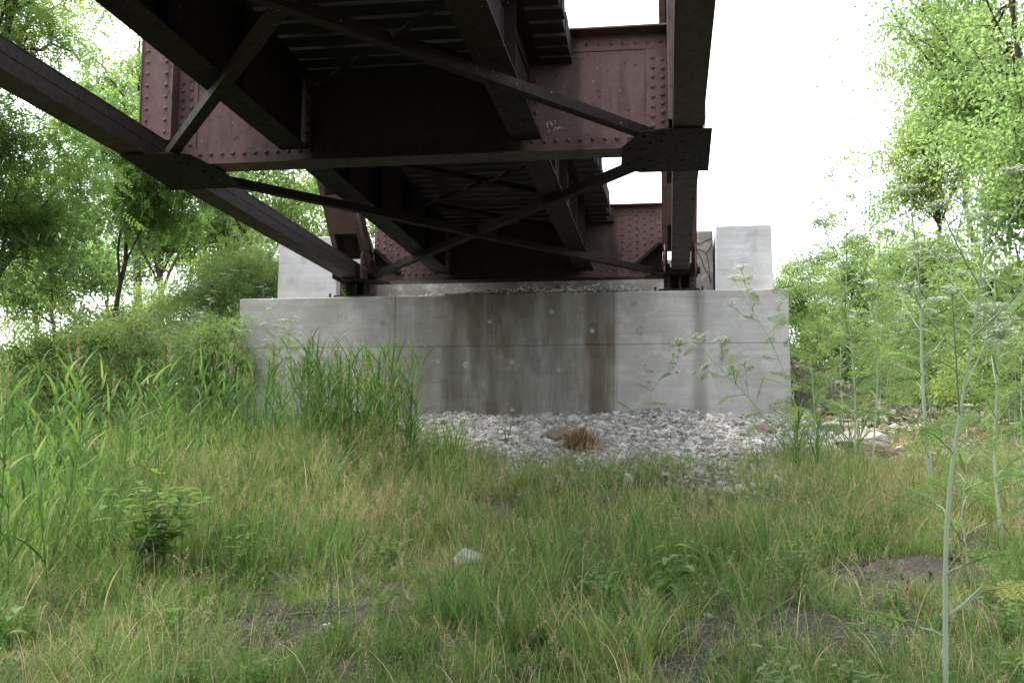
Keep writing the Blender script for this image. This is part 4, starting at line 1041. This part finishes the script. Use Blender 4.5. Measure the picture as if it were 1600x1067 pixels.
# ------------------------------------------------------------------ grass cover
MUDS = [(gpt(728, 925), .17, .16), (gpt(735, 990), .1, .1), (gpt(525, 985), .46, .24), (gpt(590, 1045), .24, .12), (gpt(1245, 985), .32, .18), (gpt(1390, 895), .45, .22), (gpt(1320, 1010), .3, .13), (gpt(780, 800), .26, .3), (gpt(1130, 985), .25, .15), (gpt(1090, 1050), .25, .1),
        (gpt(1500, 890), .3, .2), (gpt(1250, 820), .25, .3), (gpt(1420, 985), .25, .12)]
def cover(x, y, rocky=.45):
    """share of the ground the grass covers"""
    c = np.clip(.66+.5*vnoise(x*1.5, y*1.4, 4)+.3*vnoise(x*4.1, y*3.7, 11), .12, 1)
    for p, rx, ry in MUDS:
        e = ((x-p[0])/rx)**2+((y-p[1])/(ry*1.6))**2
        c = c*np.clip(e*.8-.25, .1, 1)
    # nothing grows through the gravel, little on the right bank
    fr = 11.6+1.6*vnoise(x*.8, x*0+3)+np.clip(-(x+1.0), 0, 5)*.75
    gr = np.clip((y-fr)/1.5, 0, 1)**.7*np.clip((x+4.6)/.8, 0, 1)*np.clip((2.3-x)/.5, 0, 1)
    c = c*(1-.98*gr)
    # open rubble slope right of the wall
    c = c*(1-rocky*np.clip((y-11.8)/.8, 0, 1)*np.clip((x-1.2)/.5, 0, 1))
    return c*np.where((y > WALL_Y-.05) & (x > X_L-.05) & (x < X_R+.05), 0, 1)
def scatter(n, Ya, Yb, pxa=-140, pxb=1740, power=1.):
    y = Ya+(Yb-Ya)*R_.random(n)**power; px = R_.uniform(pxa, pxb, n)
    x = np.array([0.]*n)
    # ground column at depth y: rays are linear in the column
    d0, d1 = ray(0, 760), ray(1600, 760)
    u = px/1600; d = d0[None]*(1-u)[:, None]+d1[None]*u[:, None]; x = d[:, 0]/d[:, 1]*y
    k = R_.random(n) < cover(x, y)
    return x[k], y[k]
def tufts(x, y, per, r):
    X = np.repeat(x, per)+R_.normal(0, r, len(x)*per); Y = np.repeat(y, per)+R_.normal(0, r, len(x)*per)
    return X, Y
def hmod(x, y): return np.clip(.85+.35*vnoise(x*1.1, y*.9, 9), .45, 1.5)
def grass_obj(name, label, cat, mat, layers):
    q = MB()
    for (x, y, h, w, lean, curve, tint, S) in layers:
        strips(q, np.stack([x, y, terrain(x, y)-.01], -1), R_.uniform(0, 6.28, len(x)), h, lean, curve, w, S, tint)
    return tag(q.build(name, mat), label, cat, kind='stuff')
L_ = []
def layer(x, y, h0, h1, w0, w1, l1, c0, c1, tm, ts, S=4):
    n = len(x)
    tone = np.clip(tm+ts*R_.standard_normal(n)+.16*vnoise(x*1.6, y*1.6, 6)+.1*vnoise(x*5, y*4, 13), 0, 1)
    L_.append((x, y, R_.uniform(h0, h1, n)*hmod(x, y), R_.uniform(w0, w1, n), np.abs(R_.normal(0, l1, n)), R_.uniform(c0, c1, n), tone, S))
# fine short turf: blades in tufts
x, y = scatter(9500, 4.3, 8.2); x, y = tufts(x, y, 10, .035); layer(x, y, .07, .2, .0025, .005, .6, .4, 2.2, .45, .2)
# matted arching tussocks
x, y = scatter(620, 4.3, 9.5); x, y = tufts(x, y, 75, .045); layer(x, y, .2, .42, .0022, .0042, .55, .8, 2.2, .5, .2, 6)
x, y = scatter(4200, 4.3, 8.5); x, y = tufts(x, y, 12, .03); layer(x, y, .14, .32, .003, .0055, .45, .5, 2.3, .47, .2, 5)
x, y = scatter(6500, 7.8, 12.5); x, y = tufts(x, y, 10, .05); layer(x, y, .14, .38, .004, .007, .35, .3, 1.6, .5, .2)
x, y = scatter(3600, 11, 18, -140, 1740); x, y = tufts(x, y, 9, .07); layer(x, y, .15, .42, .007, .012, .35, .3, 1.5, .55, .2)
# thin long arching blades and bare upright stems in the near grass
x, y = scatter(3000, 4.4, 8.8); layer(x, y, .3, .58, .0028, .0055, .35, .4, 1.9, .45, .22, 6)
x, y = scatter(420, 4.4, 9, -100, 1200); layer(x, y, .3, .55, .004, .0065, .12, 0, .25, .35, .1, 4)
# tall coarse tussocks
x, y = scatter(110, 5.2, 10.5); x, y = tufts(x, y, 60, .07); layer(x, y, .3, .8, .004, .0085, .3, .3, 1.9, .42, .2, 6)
x, y = scatter(5000, 8.8, 13.2, 170, 520); layer(x, y, .5, 1.05, .006, .012, .2, .2, 1.3, .5, .2, 6)
# long leafy stems
x, y = scatter(3000, 5.5, 12); layer(x, y, .28, .6, .005, .010, .3, .3, 1.8, .5, .22, 6)
# taller grass on the left, around the reeds
x, y = scatter(9000, 6.9, 12.5, -180, 560); layer(x, y, .35, .8, .006, .012, .2, .2, 1.3, .42, .18, 6)
x, y = scatter(2600, 9.6, 12.5, 400, 720); layer(x, y, .35, .75, .006, .011, .2, .2, 1.2, .4, .18, 6)
x, y = scatter(1100, 9.5, 12.5, 1180, 1340); layer(x, y, .2, .42, .006, .011, .25, .2, 1.2, .62, .15, 5)
grass_obj('grass', 'green unmown grass covering the ground in front of the wall', 'grass', G_GRASS, L_)
L_ = []
x, y = scatter(900, 4.6, 11, -100, 1700); layer(x, y, .4, .8, .003, .006, .4, .8, 2.6, .5, .3, 7)
x, y = scatter(6500, 4.4, 8.5); layer(x, y, .12, .4, .0025, .005, .5, .3, 2.4, .5, .3, 5)
x, y = scatter(7000, 8, 12.5, 200, 1740); layer(x, y, .15, .5, .003, .006, .3, .2, 1.8, .5, .3, 5)
x, y = scatter(2000, 8.5, 14.5, 1330, 1720); x, y = tufts(x, y, 14, .09); layer(x, y, .08, .28, .004, .007, .5, .3, 1.6, .65, .25)
x, y = scatter(900, 4.5, 11.5, -100, 1700); x, y = tufts(x, y, 9, .05); layer(x, y, .06, .3, .0025, .005, .9, .4, 1.8, .4, .3)
x, y = scatter(340, 7, 10.5, 440, 800); x, y = tufts(x, y, 10, .06); layer(x, y, .1, .4, .003, .006, .4, .3, 1.6, .45, .25)
grass_obj('dry_grass', 'straw coloured dry grass stalks mixed into the green grass', 'dry grass', G_DRY, L_)
# seed heads: thin stems with loose panicles
def seed_heads(n, Ya, Yb, pxa, pxb, h0, h1, spread, K=34, stemw=.0022):
    x, y = scatter(n, Ya, Yb, pxa, pxb); n = len(x)
    pos = strips(SQ, np.stack([x, y, terrain(x, y)], -1), R_.uniform(0, 6.28, n), R_.uniform(h0, h1, n)*hmod(x, y), np.abs(R_.normal(0, .16, n)), R_.uniform(.1, .9, n), np.full(n, stemw), 6, R_.uniform(0, .5, n), .15)
    tip = pos[:, -1]; prev = pos[:, -2]; d = unit(tip-prev)
    u = R_.random((n, K)); L = R_.uniform(.07, .16, n)
    c_ = tip[:, None]+d[:, None]*((u-.75)*L[:, None])[..., None]
    c_ = c_+R_.standard_normal((n, K, 3))*(spread*(1.1-u)*(L/.12)[:, None])[..., None]*np.array([1, 1, .7])-np.array([0, 0, .012])
    P = c_.reshape(-1, 3)
    leaves(SQ, P, np.repeat(d, K, 0)+R_.normal(0, .5, P.shape), rdir(len(P)), R_.uniform(.007, .013, len(P)), .0035, np.repeat(R_.uniform(.1, 1, n), K))
SQ = MB()
seed_heads(1900, 7.2, 12, 180, 640, .45, .85, .022, 40)
seed_heads(800, 7.5, 12.5, 600, 1300, .28, .65, .014)
seed_heads(800, 4.6, 8.2, -60, 1600, .22, .5, .013, 40)
seed_heads(420, 8, 12, 1250, 1700, .25, .55, .013)
seed_heads(160, 12, 15.8, -60, 420, .6, 1.1, .02)
seed_heads(90, 11, 13.5, 380, 640, 1.1, 1.6, .018, 46, .003)
seed_heads(200, 8, 11, 1150, 1700, .3, .7, .018, 40)
tag(SQ.build('seed_grass', G_SEED), 'tan grass seed heads nodding above the meadow grass', 'seed grass', kind='stuff')
# low leafy ground cover between the blades, and undergrowth on the banks
q = MB(); x, y = scatter(1900, 4.3, 12.5); k_ = vnoise(x*1.7, y*1.5, 21) > -.1; x, y = tufts(x[k_], y[k_], 14, .09); n = len(x)
a_ = R_.uniform(0, 6.28, n); L = R_.uniform(.02, .055, n)*np.clip(y/8, .7, 1.4)
big_leaves(q, np.stack([x, y, terrain(x, y)+R_.uniform(.03, .16, n)], -1), np.stack([np.cos(a_), np.sin(a_), R_.uniform(-.2, .7, n)], -1), L, L*R_.uniform(.35, .6, n), np.clip(R_.normal(.45, .25, n), 0, 1), .5)
tag(q.build('ground_cover', G_WEED), 'small leaved green weeds carpeting the ground between the grass blades', 'ground cover', kind='stuff')
q = MB(); n = 5200; x = np.concatenate([R_.uniform(-16, -6.9, n), R_.uniform(2.4, 12, n)]); y = np.concatenate([R_.uniform(13.5, 24, n), R_.uniform(17.2, 26, n)])
k = R_.random(2*n) < np.clip(.75+.5*vnoise(x*.9, y*.9, 3), .1, 1); x, y = x[k], y[k]; x, y = tufts(x, y, 14, .16); n = len(x)
leaves(q, np.stack([x, y, terrain(x, y)+np.abs(R_.normal(0, .28, n))], -1), rdir(n, -.4, .6), unit(np.array([0, -.3, 1.])+R_.normal(0, .5, (n, 3))), R_.uniform(.05, .11, n), R_.uniform(.02, .045, n), np.clip(R_.normal(.4, .25, n)+.2*vnoise(x, y, 8), 0, 1))
tag(q.build('undergrowth', T_MID), 'low leafy undergrowth covering the banks on both sides of the abutment', 'undergrowth', kind='stuff')
# ground litter: dead leaves and straw lying flat, small clods
q = MB(); x, y = scatter(1500, 4.3, 13); xs2 = R_.uniform(-5, 5, 11000); ys2 = R_.uniform(4.3, 14.5, 11000); x = np.concatenate([x, xs2]); y = np.concatenate([y, ys2]); n = len(x)
strips(q, np.stack([x, y, terrain(x, y)+.022], -1), R_.uniform(0, 6.28, n), R_.uniform(.03, .16, n), R_.uniform(1.35, 1.6, n), R_.uniform(0, .2, n), R_.uniform(.002, .007, n), 2, R_.random(n))
tag(q.build('litter', G_DRY), 'flattened straw and dead leaf litter on the mud', 'litter', kind='stuff')
q = MB(); n = 9000; x = R_.uniform(-4.5, 2.8, n); y = R_.uniform(4.4, 11.5, n); cl_ = cover(x, y); k = R_.random(n) < (1.15-cl_); x, y = x[k], y[k]; sz = R_.gamma(1.6, .006, len(x))+.005
stones(q, np.stack([x, y, terrain(x, y)+sz*.2], -1), sz, .6)
m, nt, out = new_mat('mud clods'); v = coords(nt); n1 = noise(nt, v, 25, 5, .6)
principled(nt, out, ramp(nt, n1, [(.35, (.035, .028, .024)), (.6, (.08, .065, .053)), (.78, (.25, .225, .19))]), .95, n1, .5, .01, .15)
tag(q.build('clods', m), 'small clods of earth and pebbles on the bare mud patches', 'clods', kind='stuff')
# unseen leaf mass added behind camera and at left to block sky light
q = MB(); c_ = np.stack([R_.uniform(-26, 26, 420), R_.uniform(-19, -9, 420), R_.uniform(-.6, 9.5, 420)], -1)
c_ = np.concatenate([c_, np.stack([R_.uniform(-16, -10.5, 110), R_.uniform(-6, 9.0, 110), R_.uniform(2.5, 9.5, 110)], -1)])  # out-of-frame clumps added on the left to shade the reeds
c_ = c_[~((c_[:, 0] > -7) & (c_[:, 0] < 2.2) & (c_[:, 1] > -16.5))]
p = np.repeat(c_, 60, 0)+R_.standard_normal((len(c_)*60, 3))*np.array([.9, .9, .6])
leaves(q, p, rdir(len(p), -.8, .3), unit(np.array([0, 0, 1.])+R_.normal(0, .6, p.shape)), R_.uniform(.2, .4, len(p)), R_.uniform(.1, .2, len(p)), np.clip(R_.normal(.45, .2, len(p)), 0, 1))
tag(q.build('leaf_screen', T_DARK), 'dense green woodland added out of view behind the camera and at left to block light', 'leaf_screen', kind='stuff')
# ------------------------------------------------------------------ light
SUN_AZ, SUN_EL = math.radians(-90), math.radians(64)      # azimuth from +Y towards +X
w = bpy.data.worlds.new('World'); sc.world = w; w.use_nodes = True
nt = w.node_tree; nt.nodes.clear()
wo = nt.nodes.new('ShaderNodeOutputWorld'); bg = nt.nodes.new('ShaderNodeBackground'); sky = nt.nodes.new('ShaderNodeTexSky')
sky.sky_type = 'NISHITA'; sky.sun_disc = False
sky.sun_elevation = SUN_EL; sky.sun_rotation = SUN_AZ
sky.air_density = 1.0; sky.dust_density = 2.0; sky.ozone_density = 1.0
bg.inputs[1].default_value = .135
hz = nt.nodes.new('ShaderNodeHueSaturation'); hz.inputs['Saturation'].default_value = .25     # thin white overcast
nt.links.new(sky.outputs[0], hz.inputs['Color']); nt.links.new(hz.outputs[0], bg.inputs[0]); nt.links.new(bg.outputs[0], wo.inputs[0])
sl = bpy.data.lights.new('sun', 'SUN'); sl.energy = 1.25; sl.angle = math.radians(24); sl.color = (1, .95, .86)
so = bpy.data.objects.new('sun', sl); COL.objects.link(so)
sd = Vector((math.sin(SUN_AZ)*math.cos(SUN_EL), math.cos(SUN_AZ)*math.cos(SUN_EL), math.sin(SUN_EL)))
so.rotation_euler = sd.to_track_quat('Z', 'Y').to_euler(); so.location = (20, 20, 30)
sc.view_settings.view_transform = 'Standard'; sc.view_settings.look = 'None'
sc.view_settings.exposure = 2.7; sc.view_settings.gamma = 1
sc.render.engine = 'CYCLES'
sc.cycles.use_denoising = True
sc.cycles.max_bounces = 8; sc.cycles.diffuse_bounces = 4; sc.cycles.glossy_bounces = 2; sc.cycles.transmission_bounces = 4; sc.cycles.transparent_max_bounces = 4
sc.cycles.caustics_reflective = False; sc.cycles.caustics_refractive = False
